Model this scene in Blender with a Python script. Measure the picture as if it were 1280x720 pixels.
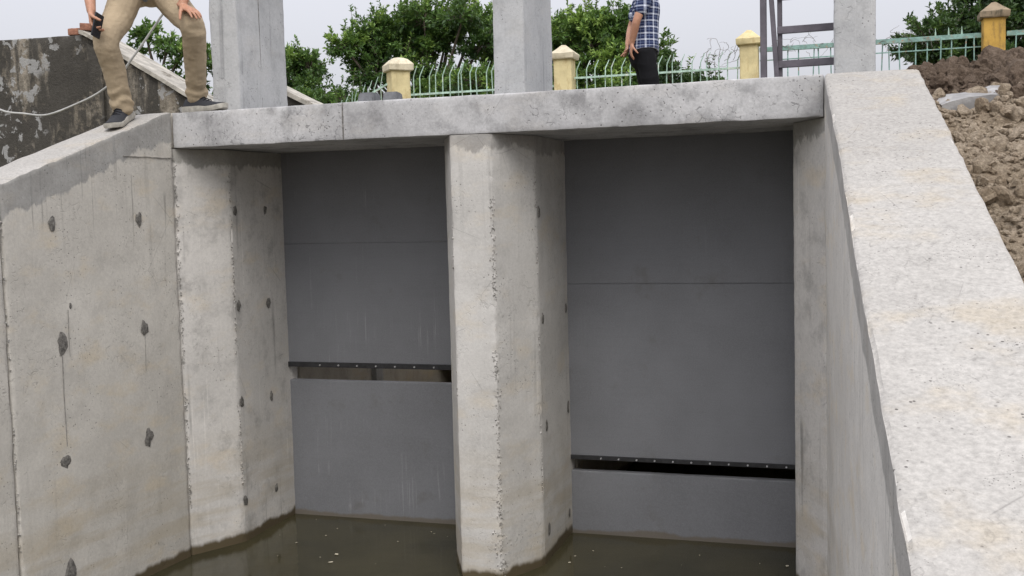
import bpy, bmesh, math, random
from mathutils import Vector, Matrix, noise
random.seed(7)
for o in list(bpy.data.objects): bpy.data.objects.remove(o)
SC = bpy.context.scene
COL = SC.collection
R = math.radians
V = Vector

# ---------------------------------------------------------------- camera
cd = bpy.data.cameras.new('camera'); cam = bpy.data.objects.new('camera', cd); COL.objects.link(cam)
yaw, pitch, roll = 0.3098, -0.0732, -0.0256
fw = V((-math.sin(yaw)*math.cos(pitch), math.cos(yaw)*math.cos(pitch), math.sin(pitch)))
r0 = fw.cross(V((0, 0, 1))).normalized(); u0 = r0.cross(fw)
r1 = math.cos(roll)*r0 + math.sin(roll)*u0; u1 = -math.sin(roll)*r0 + math.cos(roll)*u0
M4 = Matrix((r1, u1, -fw)).transposed().to_4x4(); M4.translation = V((3.9097, -6.9066, 2.1756))
cam.matrix_world = M4
cd.sensor_width = 36; cd.lens = 1358.44/1280*36; cd.clip_start = .05; cd.clip_end = 3000
SC.camera = cam

# ---------------------------------------------------------------- sky and sun (bright overcast day)
SUN_EL, SUN_AZ = R(52), R(157)      # azimuth of the sun measured from +Y, clockwise positive to +X
w = bpy.data.worlds.new('World'); SC.world = w; w.use_nodes = True
nt = w.node_tree; nt.nodes.clear()
sky = nt.nodes.new('ShaderNodeTexSky'); sky.sky_type = 'NISHITA'; sky.sun_disc = False
sky.sun_elevation = SUN_EL; sky.sun_rotation = SUN_AZ; sky.air_density = 1.0; sky.dust_density = 4.0
b1 = nt.nodes.new('ShaderNodeBackground'); b1.inputs['Strength'].default_value = .05
b2 = nt.nodes.new('ShaderNodeBackground'); b2.inputs['Color'].default_value = (.82, .82, .90, 1); b2.inputs['Strength'].default_value = .62
ad = nt.nodes.new('ShaderNodeAddShader'); ow = nt.nodes.new('ShaderNodeOutputWorld')
hs = nt.nodes.new('ShaderNodeHueSaturation'); hs.inputs['Saturation'].default_value = .25
nt.links.new(sky.outputs[0], hs.inputs['Color']); nt.links.new(hs.outputs[0], b1.inputs['Color'])
tc = nt.nodes.new('ShaderNodeTexCoord'); sx = nt.nodes.new('ShaderNodeSeparateXYZ'); mr = nt.nodes.new('ShaderNodeMapRange')   # overcast dome: brighter overhead
mr.inputs[1].default_value = 0; mr.inputs[2].default_value = 1; mr.inputs[3].default_value = .285; mr.inputs[4].default_value = 1.15
nt.links.new(tc.outputs['Generated'], sx.inputs[0]); nt.links.new(sx.outputs['Z'], mr.inputs[0]); nt.links.new(mr.outputs[0], b2.inputs['Strength'])
nt.links.new(b1.outputs[0], ad.inputs[0]); nt.links.new(b2.outputs[0], ad.inputs[1]); nt.links.new(ad.outputs[0], ow.inputs['Surface'])
sd = bpy.data.lights.new('sun', 'SUN'); sd.energy = 1.0; sd.angle = R(40); sd.color = (1, .96, .9)
sun = bpy.data.objects.new('sun', sd); COL.objects.link(sun)
sdir = V((math.sin(SUN_AZ)*math.cos(SUN_EL), math.cos(SUN_AZ)*math.cos(SUN_EL), math.sin(SUN_EL)))
sun.rotation_euler = sdir.to_track_quat('Z', 'Y').to_euler(); sun.location = sdir*40
vs = SC.view_settings; vs.view_transform = 'Standard'; vs.look = 'None'; vs.exposure = 0.5; vs.gamma = 1

# ---------------------------------------------------------------- helpers
class G:
    """small wrapper that writes a procedural material"""
    def __init__(s, name):
        s.m = bpy.data.materials.new(name); s.m.use_nodes = True
        s.t = s.m.node_tree; s.t.nodes.clear()
        s.out = s.t.nodes.new('ShaderNodeOutputMaterial'); s.b = s.t.nodes.new('ShaderNodeBsdfPrincipled')
        s.t.links.new(s.b.outputs[0], s.out.inputs['Surface'])
        s.p = s.t.nodes.new('ShaderNodeNewGeometry').outputs['Position']
    def set(s, sock, v):
        if hasattr(v, 'is_output') or isinstance(v, bpy.types.NodeSocket): s.t.links.new(v, sock)
        elif isinstance(v, (tuple, list)) and sock.type == 'RGBA': sock.default_value = tuple(v)+(1,) if len(v) == 3 else v
        else: sock.default_value = v
    def math(s, op, a, b=0.0, c=0.0, clamp=False):
        n = s.t.nodes.new('ShaderNodeMath'); n.operation = op; n.use_clamp = clamp
        for i, v in enumerate((a, b, c)): s.set(n.inputs[i], v)
        return n.outputs[0]
    def scale(s, v, k):
        n = s.t.nodes.new('ShaderNodeVectorMath'); n.operation = 'MULTIPLY'; s.set(n.inputs[0], v); n.inputs[1].default_value = k
        return n.outputs[0]
    def noise(s, sc, det=5, ro=.6, vec=None, dist=0):
        n = s.t.nodes.new('ShaderNodeTexNoise'); s.set(n.inputs['Vector'], vec or s.p)
        n.inputs['Scale'].default_value = sc; n.inputs['Detail'].default_value = det; n.inputs['Roughness'].default_value = ro; n.inputs['Distortion'].default_value = dist
        return n.outputs['Fac']
    def voro(s, sc, vec=None, feat='F1'):
        n = s.t.nodes.new('ShaderNodeTexVoronoi'); n.feature = feat; s.set(n.inputs['Vector'], vec or s.p); n.inputs['Scale'].default_value = sc
        return n.outputs['Distance']
    def step(s, v, a, b):      # 0 below a, 1 above b
        n = s.t.nodes.new('ShaderNodeMapRange'); n.interpolation_type = 'SMOOTHSTEP'; s.set(n.inputs[0], v)
        if a <= b: n.inputs[1].default_value = a; n.inputs[2].default_value = b
        else: n.inputs[1].default_value = b; n.inputs[2].default_value = a; n.inputs[3].default_value = 1; n.inputs[4].default_value = 0
        return n.outputs[0]
    def mix(s, f, a, b, mode='MIX'):
        n = s.t.nodes.new('ShaderNodeMix'); n.data_type = 'RGBA'; n.blend_type = mode
        s.set(n.inputs[0], f); s.set(n.inputs[6], a); s.set(n.inputs[7], b); return n.outputs[2]
    def attr(s, name, o='Fac'):
        n = s.t.nodes.new('ShaderNodeAttribute'); n.attribute_name = name; return n.outputs[o]
    def z(s, v=None, i='Z'):
        n = s.t.nodes.new('ShaderNodeSeparateXYZ'); s.set(n.inputs[0], v or s.p); return n.outputs[i]
    def bump(s, h, st=.3, d=.01):
        n = s.t.nodes.new('ShaderNodeBump'); n.inputs['Strength'].default_value = st; n.inputs['Distance'].default_value = d
        s.set(n.inputs['Height'], h); s.set(s.b.inputs['Normal'], n.outputs[0])
    def fin(s, col, rough=.85, spec=.3, metal=0):
        s.set(s.b.inputs['Base Color'], col); s.set(s.b.inputs['Roughness'], rough); s.set(s.b.inputs['Specular IOR Level'], spec); s.b.inputs['Metallic'].default_value = metal
        return s.m

def concrete(name, c1, c2, warm=.35, mortar=.1, mcol=(.20, .20, .195), streak=.5, pores=.5, tide=True, mvar=.28, scuff=.4, flake=.5, drips=0, grain=.5):
    g = G(name)
    big = g.noise(1.1, 7, .62); mid = g.noise(5.5, 7, .68); fine = g.noise(60, 5, .75)
    col = g.mix(g.step(big, .36, .64), c1, c2)
    k = .86
    col = g.mix(g.math('MULTIPLY', g.step(mid, .47, .72), scuff), col, tuple(x*.62 for x in c1))
    col = g.mix(g.math('MULTIPLY', g.step(g.noise(3.1, 6, .6, g.scale(g.p, (1, 1, 2.2))), .50, .72), warm), col, (c2[0]*.98, c2[1]*.86, c2[2]*.66))
    # vertical run marks
    st = g.noise(1, 6, .6, g.scale(g.p, (17, 17, .55)))
    st2 = g.noise(1, 5, .6, g.scale(g.p, (46, 46, .8)))
    sm = g.math('MULTIPLY', g.step(st, .54, .72), g.step(g.noise(1.7, 4, .6), .42, .62))
    col = g.mix(g.math('MULTIPLY', sm, streak), col, tuple(x*.45 for x in c1))
    col = g.mix(g.math('MULTIPLY', g.step(st2, .60, .74), streak*.5), col, tuple(min(1, x*1.25) for x in c2))
    if mortar:
        dt = g.attr('dtop')
        e = g.math('ADD', dt, g.math('MULTIPLY', g.math('SUBTRACT', g.noise(5, 8, .68, g.scale(g.p, (1, 1, .45))), .5), mvar))
        mk = g.math('MULTIPLY', g.step(e, mortar+.012, mortar-.012), g.step(g.z(g.t.nodes.new('ShaderNodeNewGeometry').outputs['Normal']), .6, .4))
        if drips:
            dm = g.math('MULTIPLY', g.step(g.noise(1, 3, .5, g.scale(g.p, (40, 40, .35))), .60, .66), g.math('MULTIPLY', g.step(g.math('ADD', dt, g.math('MULTIPLY', g.noise(1, 3, .5, g.scale(g.p, (22, 22, .2))), 1.6)), 1.35, 1.15), g.step(g.noise(2.1, 2), .40, .55)))
            col = g.mix(g.math('MULTIPLY', dm, drips), col, tuple(x*.55 for x in c1))
        mc = g.mix(g.step(mid, .4, .65), mcol, tuple(x*1.45 for x in mcol))
        col = g.mix(g.math('MULTIPLY', mk, .72), col, mc)
    f2 = g.math('ADD', g.math('MULTIPLY', fine, grain), 1-grain*.5)
    n = g.t.nodes.new('ShaderNodeVectorMath'); n.operation = 'SCALE'; g.t.links.new(col, n.inputs[0]); g.t.links.new(f2, n.inputs[3]); col = n.outputs[0]
    po = g.math('MULTIPLY', g.step(g.voro(34), .17, .10), g.step(g.noise(3.3, 3), .50, .60))
    po2 = g.math('MULTIPLY', g.step(g.voro(95), .20, .12), g.step(g.noise(6, 3), .52, .62))
    pm = g.math('MAXIMUM', po, po2)
    col = g.mix(g.math('MULTIPLY', pm, pores), col, (.07, .065, .06))
    # hairline cracks and scratches
    cr = g.math('MULTIPLY', g.step(g.voro(2.3, g.t.links and g.p, 'DISTANCE_TO_EDGE'), .006, .0), g.step(g.noise(2, 3), .56, .62))
    col = g.mix(g.math('MULTIPLY', cr, .35), col, (.1, .095, .09))
    # flaked skin: short dark broken lines, gathered in patches
    dn = g.t.nodes.new('ShaderNodeTexNoise'); dn.inputs['Scale'].default_value = 9; dn.inputs['Detail'].default_value = 4; g.t.links.new(g.p, dn.inputs['Vector'])
    va = g.t.nodes.new('ShaderNodeVectorMath'); va.operation = 'MULTIPLY_ADD'; g.t.links.new(dn.outputs['Color'], va.inputs[0]); va.inputs[1].default_value = (.11, .11, .11); g.t.links.new(g.p, va.inputs[2])
    fl = g.math('MULTIPLY', g.step(g.voro(22, va.outputs[0], 'DISTANCE_TO_EDGE'), .07, .02), g.math('MULTIPLY', g.step(g.noise(2.6, 4), .47, .58), g.step(g.noise(26, 3), .52, .58)))
    col = g.mix(g.math('MULTIPLY', fl, flake), col, tuple(x*.36 for x in c1))
    rough = .9
    if tide:
        z = g.z(); zz = g.math('ADD', z, g.math('MULTIPLY', g.math('SUBTRACT', g.noise(3.5, 5, .6, g.scale(g.p, (1, 1, .3))), .5), .16))
        tb = g.math('MULTIPLY', g.step(zz, 1.0, .25), g.step(g.noise(2.2, 5, .6, g.scale(g.p, (.5, .5, 4))), .42, .62))
        col = g.mix(g.math('MULTIPLY', tb, .38), col, (.40, .33, .215))
        wet = g.step(zz, .075, .04)
        col = g.mix(wet, col, (.105, .083, .05))
        rough = g.math('SUBTRACT', .9, g.math('MULTIPLY', wet, .55))
    h = g.math('SUBTRACT', g.math('ADD', g.math('MULTIPLY', mid, .6), g.math('MULTIPLY', fine, .35)), g.math('ADD', g.math('MULTIPLY', pm, .6), g.math('MULTIPLY', fl, .5)))
    g.bump(h, .30, .012)
    return g.fin(col, rough, .25)

def plain(name, col, rough=.6, var=.25, sc=12, bump=.1, spec=.4, metal=0, col2=None, sc2=None):
    g = G(name); n1 = g.noise(sc, 6, .65)
    c = g.mix(g.step(n1, .35, .68), tuple(x*(1-var) for x in col), tuple(min(1, x*(1+var)) for x in col))
    if col2: c = g.mix(g.step(g.noise(sc2 or sc*.4, 7, .7), .54, .66), c, col2)
    if bump: g.bump(g.noise(sc*4, 5, .7), bump, .01)
    return g.fin(c, rough, spec, metal)

def tagp(o, label=None, cat=None, group=None, kind=None):
    if label: o['label'] = label
    if cat: o['category'] = cat
    if group: o['group'] = group
    if kind: o['kind'] = kind
    return o
def mesh_of(bm, name, smooth=None):
    bm.normal_update(); me = bpy.data.meshes.new(name); bm.to_mesh(me); bm.free()
    if smooth is not None:
        for p in me.polygons: p.use_smooth = True
        me.set_sharp_from_angle(angle=R(smooth))
    return me
def put(name, me, mat=None, parent=None, loc=None, rot=None, scale=None):
    o = bpy.data.objects.new(name, me); COL.objects.link(o)
    if mat and me and not me.materials: me.materials.append(mat)
    if parent: o.parent = parent
    if loc is not None: o.location = loc
    if rot is not None: o.rotation_euler = rot
    if scale is not None: o.scale = scale
    return o
def empty(name, loc, label, cat, group=None):
    o = bpy.data.objects.new(name, None); COL.objects.link(o); o.location = loc; o.empty_display_size = .1
    tagp(o, label, cat, group); return o
def child(o, parent):
    """parent keeps world coordinates of o (parents are only translated)"""
    o.parent = parent; o.location = o.location - parent.location
    return o

def bbox(bm, x0, x1, y0, y1, z0, z1, bev=0):
    r = bmesh.ops.create_cube(bm, size=1); v = r['verts']
    for q in v: q.co = V((x0+(q.co.x+.5)*(x1-x0), y0+(q.co.y+.5)*(y1-y0), z0+(q.co.z+.5)*(z1-z0)))
    if bev: bmesh.ops.bevel(bm, geom=list({e for q in v for e in q.link_edges}), offset=bev, segments=2, affect='EDGES', profile=.6)
    return v
def boxmesh(name, *a, bev=0, smooth=None):
    bm = bmesh.new(); bbox(bm, *a, bev=bev); return mesh_of(bm, name, smooth)
def bar(bm, a, b, wx, wy, up=V((0, 0, 1))):
    """rectangular bar from a to b"""
    a, b = V(a), V(b); d = (b-a).normalized()
    if abs(d.dot(up)) > .95: up = V((0, 1, 0))
    s = d.cross(up).normalized(); t = s.cross(d)
    vs_ = [bm.verts.new(p+s*wx/2*i+t*wy/2*j) for p in (a, b) for i, j in ((-1, -1), (1, -1), (1, 1), (-1, 1))]
    for f in ((0, 1, 2, 3), (7, 6, 5, 4), (0, 4, 5, 1), (1, 5, 6, 2), (2, 6, 7, 3), (3, 7, 4, 0)): bm.faces.new([vs_[i] for i in f])
def catmull(pts, n):
    if len(pts) < 3 or n <= 1: return pts
    P = [pts[0]]+list(pts)+[pts[-1]]; out = []
    for i in range(1, len(P)-2):
        a, b, c, d = P[i-1], P[i], P[i+1], P[i+2]
        for k in range(n):
            t = k/n
            out.append([.5*(2*b[j]+(c[j]-a[j])*t+(2*a[j]-5*b[j]+4*c[j]-d[j])*t*t+(3*b[j]-a[j]-3*c[j]+d[j])*t**3) for j in range(len(b))])
    out.append(list(pts[-1])); return out
def tube(bm, pts, radii, n=10, sub=1, ref=None, caps=True):
    """swept tube; radii: float, or (r along ref, r across)"""
    rr = [(r, r) if not isinstance(r, tuple) else r for r in (radii if isinstance(radii, list) else [radii]*len(pts))]
    Q = catmull([list(p)+list(r) for p, r in zip(pts, rr)], sub)
    P = [V(q[:3]) for q in Q]; rings = []; prev = None
    if caps:   # rounded ends
        d0 = (P[0]-P[1]).normalized(); d1 = (P[-1]-P[-2]).normalized()
        a, b = Q[0], Q[-1]; ra = min(a[3], a[4]); rb = min(b[3], b[4])
        pre = [(P[0]+d0*ra*.9, .42), (P[0]+d0*ra*.55, .82)]; post = [(P[-1]+d1*rb*.55, .82), (P[-1]+d1*rb*.9, .42)]
        Q = [[*p, a[3]*k, a[4]*k] for p, k in pre]+Q+[[*p, b[3]*k, b[4]*k] for p, k in post]; P = [V(q[:3]) for q in Q]
    for i, p in enumerate(P):
        d = (P[min(i+1, len(P)-1)]-P[max(i-1, 0)]).normalized()
        u = V(ref) if ref is not None else (prev or (V((0, 0, 1)) if abs(d.z) < .9 else V((1, 0, 0))))
        u = (u-d*u.dot(d)).normalized(); s = d.cross(u); prev = u
        rings.append([bm.verts.new(p+u*math.cos(2*math.pi*k/n)*Q[i][3]+s*math.sin(2*math.pi*k/n)*Q[i][4]) for k in range(n)])
    for a, b in zip(rings, rings[1:]):
        for k in range(n): bm.faces.new((a[k], a[(k+1) % n], b[(k+1) % n], b[k]))
    bm.faces.new(rings[0][::-1]); bm.faces.new(rings[-1])
def tubemesh(name, pts, r, n=8, sub=1, smooth=60, **k):
    bm = bmesh.new(); tube(bm, pts, r, n, sub, **k); return mesh_of(bm, name, smooth)
def fuse(bm, name, voxel, relax=4):
    """fuses overlapping closed shapes into one continuous surface"""
    bmesh.ops.recalc_face_normals(bm, faces=bm.faces)
    me = bpy.data.meshes.new(name); bm.to_mesh(me); bm.free()
    o = bpy.data.objects.new('tmp', me); COL.objects.link(o)
    m = o.modifiers.new('r', 'REMESH'); m.mode = 'VOXEL'; m.voxel_size = voxel
    s = o.modifiers.new('s', 'SMOOTH'); s.factor = .5; s.iterations = relax
    dg = bpy.context.evaluated_depsgraph_get(); dg.update()
    me2 = bpy.data.meshes.new_from_object(o.evaluated_get(dg)); bpy.data.objects.remove(o); me2.name = name
    for p in me2.polygons: p.use_smooth = True
    return me2
def grid_axis(a, b, step, e=.012):
    n = max(1, int(round(abs(b-a)/step))); L = [a+(b-a)*i/n for i in range(n+1)]; s = 1 if b > a else -1
    if abs(b-a) > 6*e: L = [a, a+s*e, a+s*e*2.6]+[x for x in L if abs(x-a) > e*4 and abs(x-b) > e*4]+[b-s*e*2.6, b-s*e, b]
    return L
def hexa(name, U, Vv, W, fn, amp=.003, chip=.007, freq=9, ztop=None, rough_edges=1.0):
    """solid block on a (u,v,w) grid mapped to the world by fn, with uneven faces and chipped arrises; stores dtop"""
    nu, nv, nw = len(U)-1, len(Vv)-1, len(W)-1
    bm = bmesh.new(); vt = {}; la = bm.verts.layers.float.new('dtop')
    cen = V(fn((U[0]+U[-1])/2, (Vv[0]+Vv[-1])/2, (W[0]+W[-1])/2))
    def vert(i, j, k):
        if (i, j, k) in vt: return vt[i, j, k]
        p = V(fn(U[i], Vv[j], W[k])); e = (i in (0, nu))+(j in (0, nv))+(k in (0, nw))
        q = p+V(noise.noise_vector(p*freq*.12))*amp*1.2+V(noise.noise_vector(p*freq))*amp
        if e >= 2:
            inn = V(fn(U[i]+(1e-3 if i == 0 else -1e-3 if i == nu else 0)*(1 if U[-1] > U[0] else -1), Vv[j]+(1e-3 if j == 0 else -1e-3 if j == nv else 0), W[k]+(1e-3 if k == 0 else -1e-3 if k == nw else 0)))-p
            c = max(0, noise.noise(p*22)+.25)+.8*max(0, noise.noise(p*60))+.35
            if inn.length > 0: q += inn.normalized()*chip*c*rough_edges
        v = bm.verts.new(q); v[la] = (ztop(p) if ztop else 9)-p.z if ztop else 9; vt[i, j, k] = v; return v
    def quad(a, b, c, d):
        try: bm.faces.new((vert(*a), vert(*b), vert(*c), vert(*d)))
        except ValueError: pass
    for i in range(nu):
        for j in range(nv): quad((i, j, 0), (i, j+1, 0), (i+1, j+1, 0), (i+1, j, 0)); quad((i, j, nw), (i+1, j, nw), (i+1, j+1, nw), (i, j+1, nw))
        for k in range(nw): quad((i, 0, k), (i+1, 0, k), (i+1, 0, k+1), (i, 0, k+1)); quad((i, nv, k), (i, nv, k+1), (i+1, nv, k+1), (i+1, nv, k))
    for j in range(nv):
        for k in range(nw): quad((0, j, k), (0, j, k+1), (0, j+1, k+1), (0, j+1, k)); quad((nu, j, k), (nu, j+1, k), (nu, j+1, k+1), (nu, j, k+1))
    bmesh.ops.recalc_face_normals(bm, faces=bm.faces)
    return mesh_of(bm, name, 38)
def prism(name, poly, z0, z1, cell=.045, dz=.045, amp=.003, chip=.006, rag=None, ztop=None):
    """extruded plan polygon (counter-clockwise); rag = {corner index: raggedness} makes a broken arris there"""
    bm = bmesh.new(); la = bm.verts.layers.float.new('dtop'); rag = rag or {}
    ring = []
    n = len(poly); cen = V((sum(p[0] for p in poly)/n, sum(p[1] for p in poly)/n, 0))
    for i in range(n):
        a, b = V((*poly[i], 0)), V((*poly[(i+1) % n], 0)); L = (b-a).length
        nrm = V(((b-a).y, -(b-a).x, 0)).normalized()
        for t in grid_axis(0, L, cell, min(.012, L/8))[:-1]:
            ra, rb = rag.get(i, 0), rag.get((i+1) % n, 0)
            fa = ra*max(0, 1-t/.05); fb = rb*max(0, 1-(L-t)/.05)
            ring.append((a+(b-a)*t/L, nrm, max(fa, fb), t == 0))
    nz = int(round((z1-z0)/dz)); Z = grid_axis(z0, z1, dz); rows = []
    for z in Z:
        row = []
        for p, nr, f, corner in ring:
            q = V((p.x, p.y, z)); o = V(noise.noise_vector(q*1.2))*amp*1.2+V(noise.noise_vector(q*11))*amp*.7
            inn = (cen-p).normalized() if corner else -nr
            c = max(0, noise.noise(q*24)+.2)+.8*max(0, noise.noise(q*55))
            if corner: o += inn*chip*(c*.6+.35)
            if f: o += inn*f*(c*.9-.15)
            v = bm.verts.new(q+o); v[la] = ((ztop if ztop else z1)-z); row.append(v)
        rows.append(row)
    m = len(ring)
    for a, b in zip(rows, rows[1:]):
        for k in range(m): bm.faces.new((a[k], a[(k+1) % m], b[(k+1) % m], b[k]))
    bm.faces.new(rows[0][::-1]); bm.faces.new(rows[-1])
    return mesh_of(bm, name, 20)

# ---------------------------------------------------------------- materials
M_wing = concrete('wing_concrete', (.51, .485, .435), (.60, .572, .515), .45, .17, streak=.35, pores=.6, drips=.75, flake=.22, scuff=.3)
M_wingr = concrete('pale_concrete', (.62, .595, .55), (.72, .695, .645), .45, .15, (.30, .29, .275), streak=.45, pores=.6, mvar=.1, scuff=.25, flake=.2, drips=.5)  # inner face set paler than its top to offset the shade on it
M_top = concrete('darkened_concrete_top', (.355, .34, .315), (.42, .404, .376), .5, 0, streak=0, pores=.8, tide=False, scuff=.22, flake=.25, grain=1.15)  # same concrete darkened for the tops, so direct light does not overexpose them
M_pier = concrete('pier_concrete', (.485, .47, .44), (.58, .563, .53), .34, .09, (.23, .22, .205), streak=.35, pores=.6, flake=.2, scuff=.3)
M_jamb = concrete('jamb_concrete', (.54, .52, .485), (.64, .615, .575), .42, .10, (.19, .185, .165), streak=1.0, pores=.45, scuff=.7, flake=.2)
M_deck = concrete('deck_concrete', (.365, .362, .362), (.53, .527, .525), .12, 0, streak=.25, pores=.85, tide=False, scuff=.8, flake=.6, grain=.7)
M_col = concrete('column_concrete', (.36, .367, .37), (.47, .474, .472), .10, 0, streak=.6, pores=.65, tide=False, scuff=.45, flake=.4)
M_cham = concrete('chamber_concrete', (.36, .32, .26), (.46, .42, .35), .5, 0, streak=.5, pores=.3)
M_tie = plain('tie_mortar', (.185, .175, .158), .9, .45, 50, .6)
M_drip = plain('drip_stain', (.30, .285, .26), .9, .3, 40, .2)

def gatemat(name, streaky):
    g = G(name); n1 = g.noise(1.4, 6, .6); f = g.noise(150, 3, .7); v = g.noise(1, 4, .6, g.scale(g.p, (60, 60, .8)))
    c = g.mix(g.step(n1, .35, .66), (.146, .149, .157), (.178, .182, .192))
    c = g.mix(g.math('MULTIPLY', g.step(f, .35, .7), .5), c, (.225, .229, .24))
    c = g.mix(g.math('MULTIPLY', g.step(g.noise(3.2, 7, .7), .56, .72), .45), c, (.115, .108, .098))
    c = g.mix(g.math('MULTIPLY', g.step(g.noise(60, 5, .75), .55, .7), .22), c, (.09, .09, .09))
    c = g.mix(g.math('MULTIPLY', g.step(g.noise(1, 4, .6, g.scale(g.p, (3, 3, 60))), .45, .7), .05), c, (.075, .077, .082))
    s = g.math('MULTIPLY', g.step(g.noise(1, 5, .65, g.scale(g.p, (42, 42, 1.1))), .55, .68), g.step(g.noise(1.9, 4, .6), .50, .66))
    c = g.mix(g.math('MULTIPLY', s, .5*streaky), c, (.38, .38, .385))
    sp = g.math('MULTIPLY', g.step(g.voro(70), .10, .04), g.step(g.noise(2.5, 3), .52, .6)); c = g.mix(g.math('MULTIPLY', sp, .35), c, (.4, .4, .4))
    z = g.math('ADD', g.z(), g.math('MULTIPLY', g.math('SUBTRACT', g.noise(4, 6), .5), .09))
    c = g.mix(g.math('MULTIPLY', g.step(z, .042, .02), .7), c, (.13, .105, .07))
    g.bump(f, .12, .004)
    return g.fin(c, g.math('ADD', .5, g.math('MULTIPLY', n1, .2)), .35)
M_gate = gatemat('grey_gate_sheet', 1.0); M_gate2 = gatemat('grey_gate_sheet_clean', .12)
M_rubber = plain('black_rubber', (.022, .022, .023), .6, .3, 30)
M_bolt = plain('zinc_bolt', (.62, .62, .62), .35, .1, 30, 0, .5, .6)
M_steel = plain('painted_steel', (.105, .095, .11), .5, .2, 10, .08)
M_green = plain('pale_green_paint', (.40, .55, .46), .55, .25, 20, .1, col2=(.66, .70, .62), sc2=9)
M_teal = plain('teal_paint', (.22, .36, .32), .5, .25, 14, .1, col2=(.34, .24, .16), sc2=16)
M_wire = plain('weathered_wire', (.20, .19, .18), .6, .3, 30, 0, col2=(.26, .17, .11), sc2=20)

def yellow(name, base, dirt, amt):
    g = G(name); n = g.noise(4, 7, .66); c = g.mix(g.step(n, .35, .68), base, tuple(x*.78 for x in base))
    c = g.mix(g.math('MULTIPLY', g.step(g.noise(6, 8, .72, g.scale(g.p, (2, 2, .7))), .50, .64), amt), c, dirt)
    g.bump(g.noise(40, 5, .7), .3, .01); return g.fin(c, .9, .2)
M_yel = yellow('yellow_lime_wash', (.70, .60, .34), (.44, .32, .15), .5)
M_yel2 = yellow('ochre_lime_wash', (.58, .36, .09), (.22, .14, .06), .6)
M_cap = yellow('cream_cap', (.70, .63, .47), (.34, .28, .18), .45)
M_capd = yellow('mossy_cap', (.33, .26, .18), (.10, .09, .065), .85)

def oldwall():
    g = G('mouldy_old_plaster'); a = g.noise(1.6, 9, .72); b_ = g.noise(4.5, 8, .75); s = g.noise(1, 6, .65, g.scale(g.p, (5, 5, 1.1)))
    c = g.mix(g.step(b_, .38, .66), (.24, .21, .165), (.38, .34, .28))
    c = g.mix(g.math('MULTIPLY', g.step(g.noise(30, 6, .75), .45, .6), .6), c, (.12, .105, .08))
    dark = g.math('MAXIMUM', g.step(a, .42, .50), g.math('MULTIPLY', g.step(s, .40, .55), g.step(b_, .30, .45)))
    c = g.mix(g.math('MULTIPLY', dark, .93), c, g.mix(b_, (.028, .027, .025), (.085, .08, .07)))
    pe = g.math('MULTIPLY', g.step(g.noise(8.5, 6, .62, dist=.5), .56, .575), g.step(g.noise(1.3, 3), .46, .54))
    c = g.mix(g.math('MULTIPLY', pe, .85), c, (.36, .36, .35))
    g.bump(g.math('ADD', b_, g.math('MULTIPLY', g.noise(38, 5, .75), .6)), .7, .03); return g.fin(c, .95, .15)
M_old = oldwall()
M_coping = plain('beige_coping', (.42, .395, .345), .9, .25, 9, .4, col2=(.16, .14, .11), sc2=5)
M_brick = plain('old_brick', (.30, .14, .09), .9, .3, 18, .5, col2=(.33, .27, .21), sc2=12)
M_grey = plain('grey_block', (.17, .175, .185), .85, .2, 14, .3)

def soilmat(name, c1, c2, c3):
    g = G(name); n = g.noise(2.4, 8, .7); m = g.noise(13, 8, .75); f = g.noise(70, 5, .8)
    c = g.mix(g.step(n, .35, .65), c1, c2); c = g.mix(g.math('MULTIPLY', g.step(m, .45, .7), .6), c, c3)
    c = g.mix(g.step(f, .35, .7), g.mix(.5, c, (0.03, .022, .015)), c)
    g.bump(g.math('ADD', m, f), .9, .03); return g.fin(c, .95, .15)
M_sand = soilmat('sandy_earth', (.50, .40, .285), (.68, .565, .43), (.25, .175, .11))
M_clod = soilmat('brown_earth', (.21, .155, .115), (.29, .22, .165), (.12, .085, .06))
M_stone = plain('pale_stone', (.33, .325, .32), .85, .22, 9, .5)
M_ground = soilmat('bank_earth', (.24, .20, .12), (.20, .2, .10), (.15, .12, .07))

def watermat():
    g = G('murky_water'); n = g.noise(1.3, 5, .6); c = g.mix(g.step(n, .35, .68), (.034, .031, .017), (.052, .046, .024))
    g.bump(g.math('ADD', g.noise(5, 4, .6, g.scale(g.p, (1, 1.6, 1))), g.math('MULTIPLY', g.noise(22, 3, .6), .25)), .06, .02)
    m = g.fin(c, .07, .5); g.b.inputs['IOR'].default_value = 1.33; return m
M_water = watermat()

def leafmat(name, dark, light, bright):
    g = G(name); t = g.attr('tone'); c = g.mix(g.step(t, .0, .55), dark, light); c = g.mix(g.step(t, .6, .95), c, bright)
    g.fin(c, .42, .45); tr = g.t.nodes.new('ShaderNodeBsdfTranslucent'); g.set(tr.inputs['Color'], g.mix(.5, c, bright))
    mx = g.t.nodes.new('ShaderNodeMixShader'); mx.inputs[0].default_value = .25
    g.t.links.new(g.b.outputs[0], mx.inputs[1]); g.t.links.new(tr.outputs[0], mx.inputs[2]); g.t.links.new(mx.outputs[0], g.out.inputs['Surface']); return g.m
M_leaf = leafmat('citrus_leaves', (.028, .066, .02), (.10, .19, .045), (.26, .39, .085))
M_leaf2 = leafmat('dark_leaves', (.026, .055, .02), (.07, .135, .036), (.16, .25, .065))
M_bark = plain('bark', (.11, .09, .07), .9, .35, 20, .5)

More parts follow.
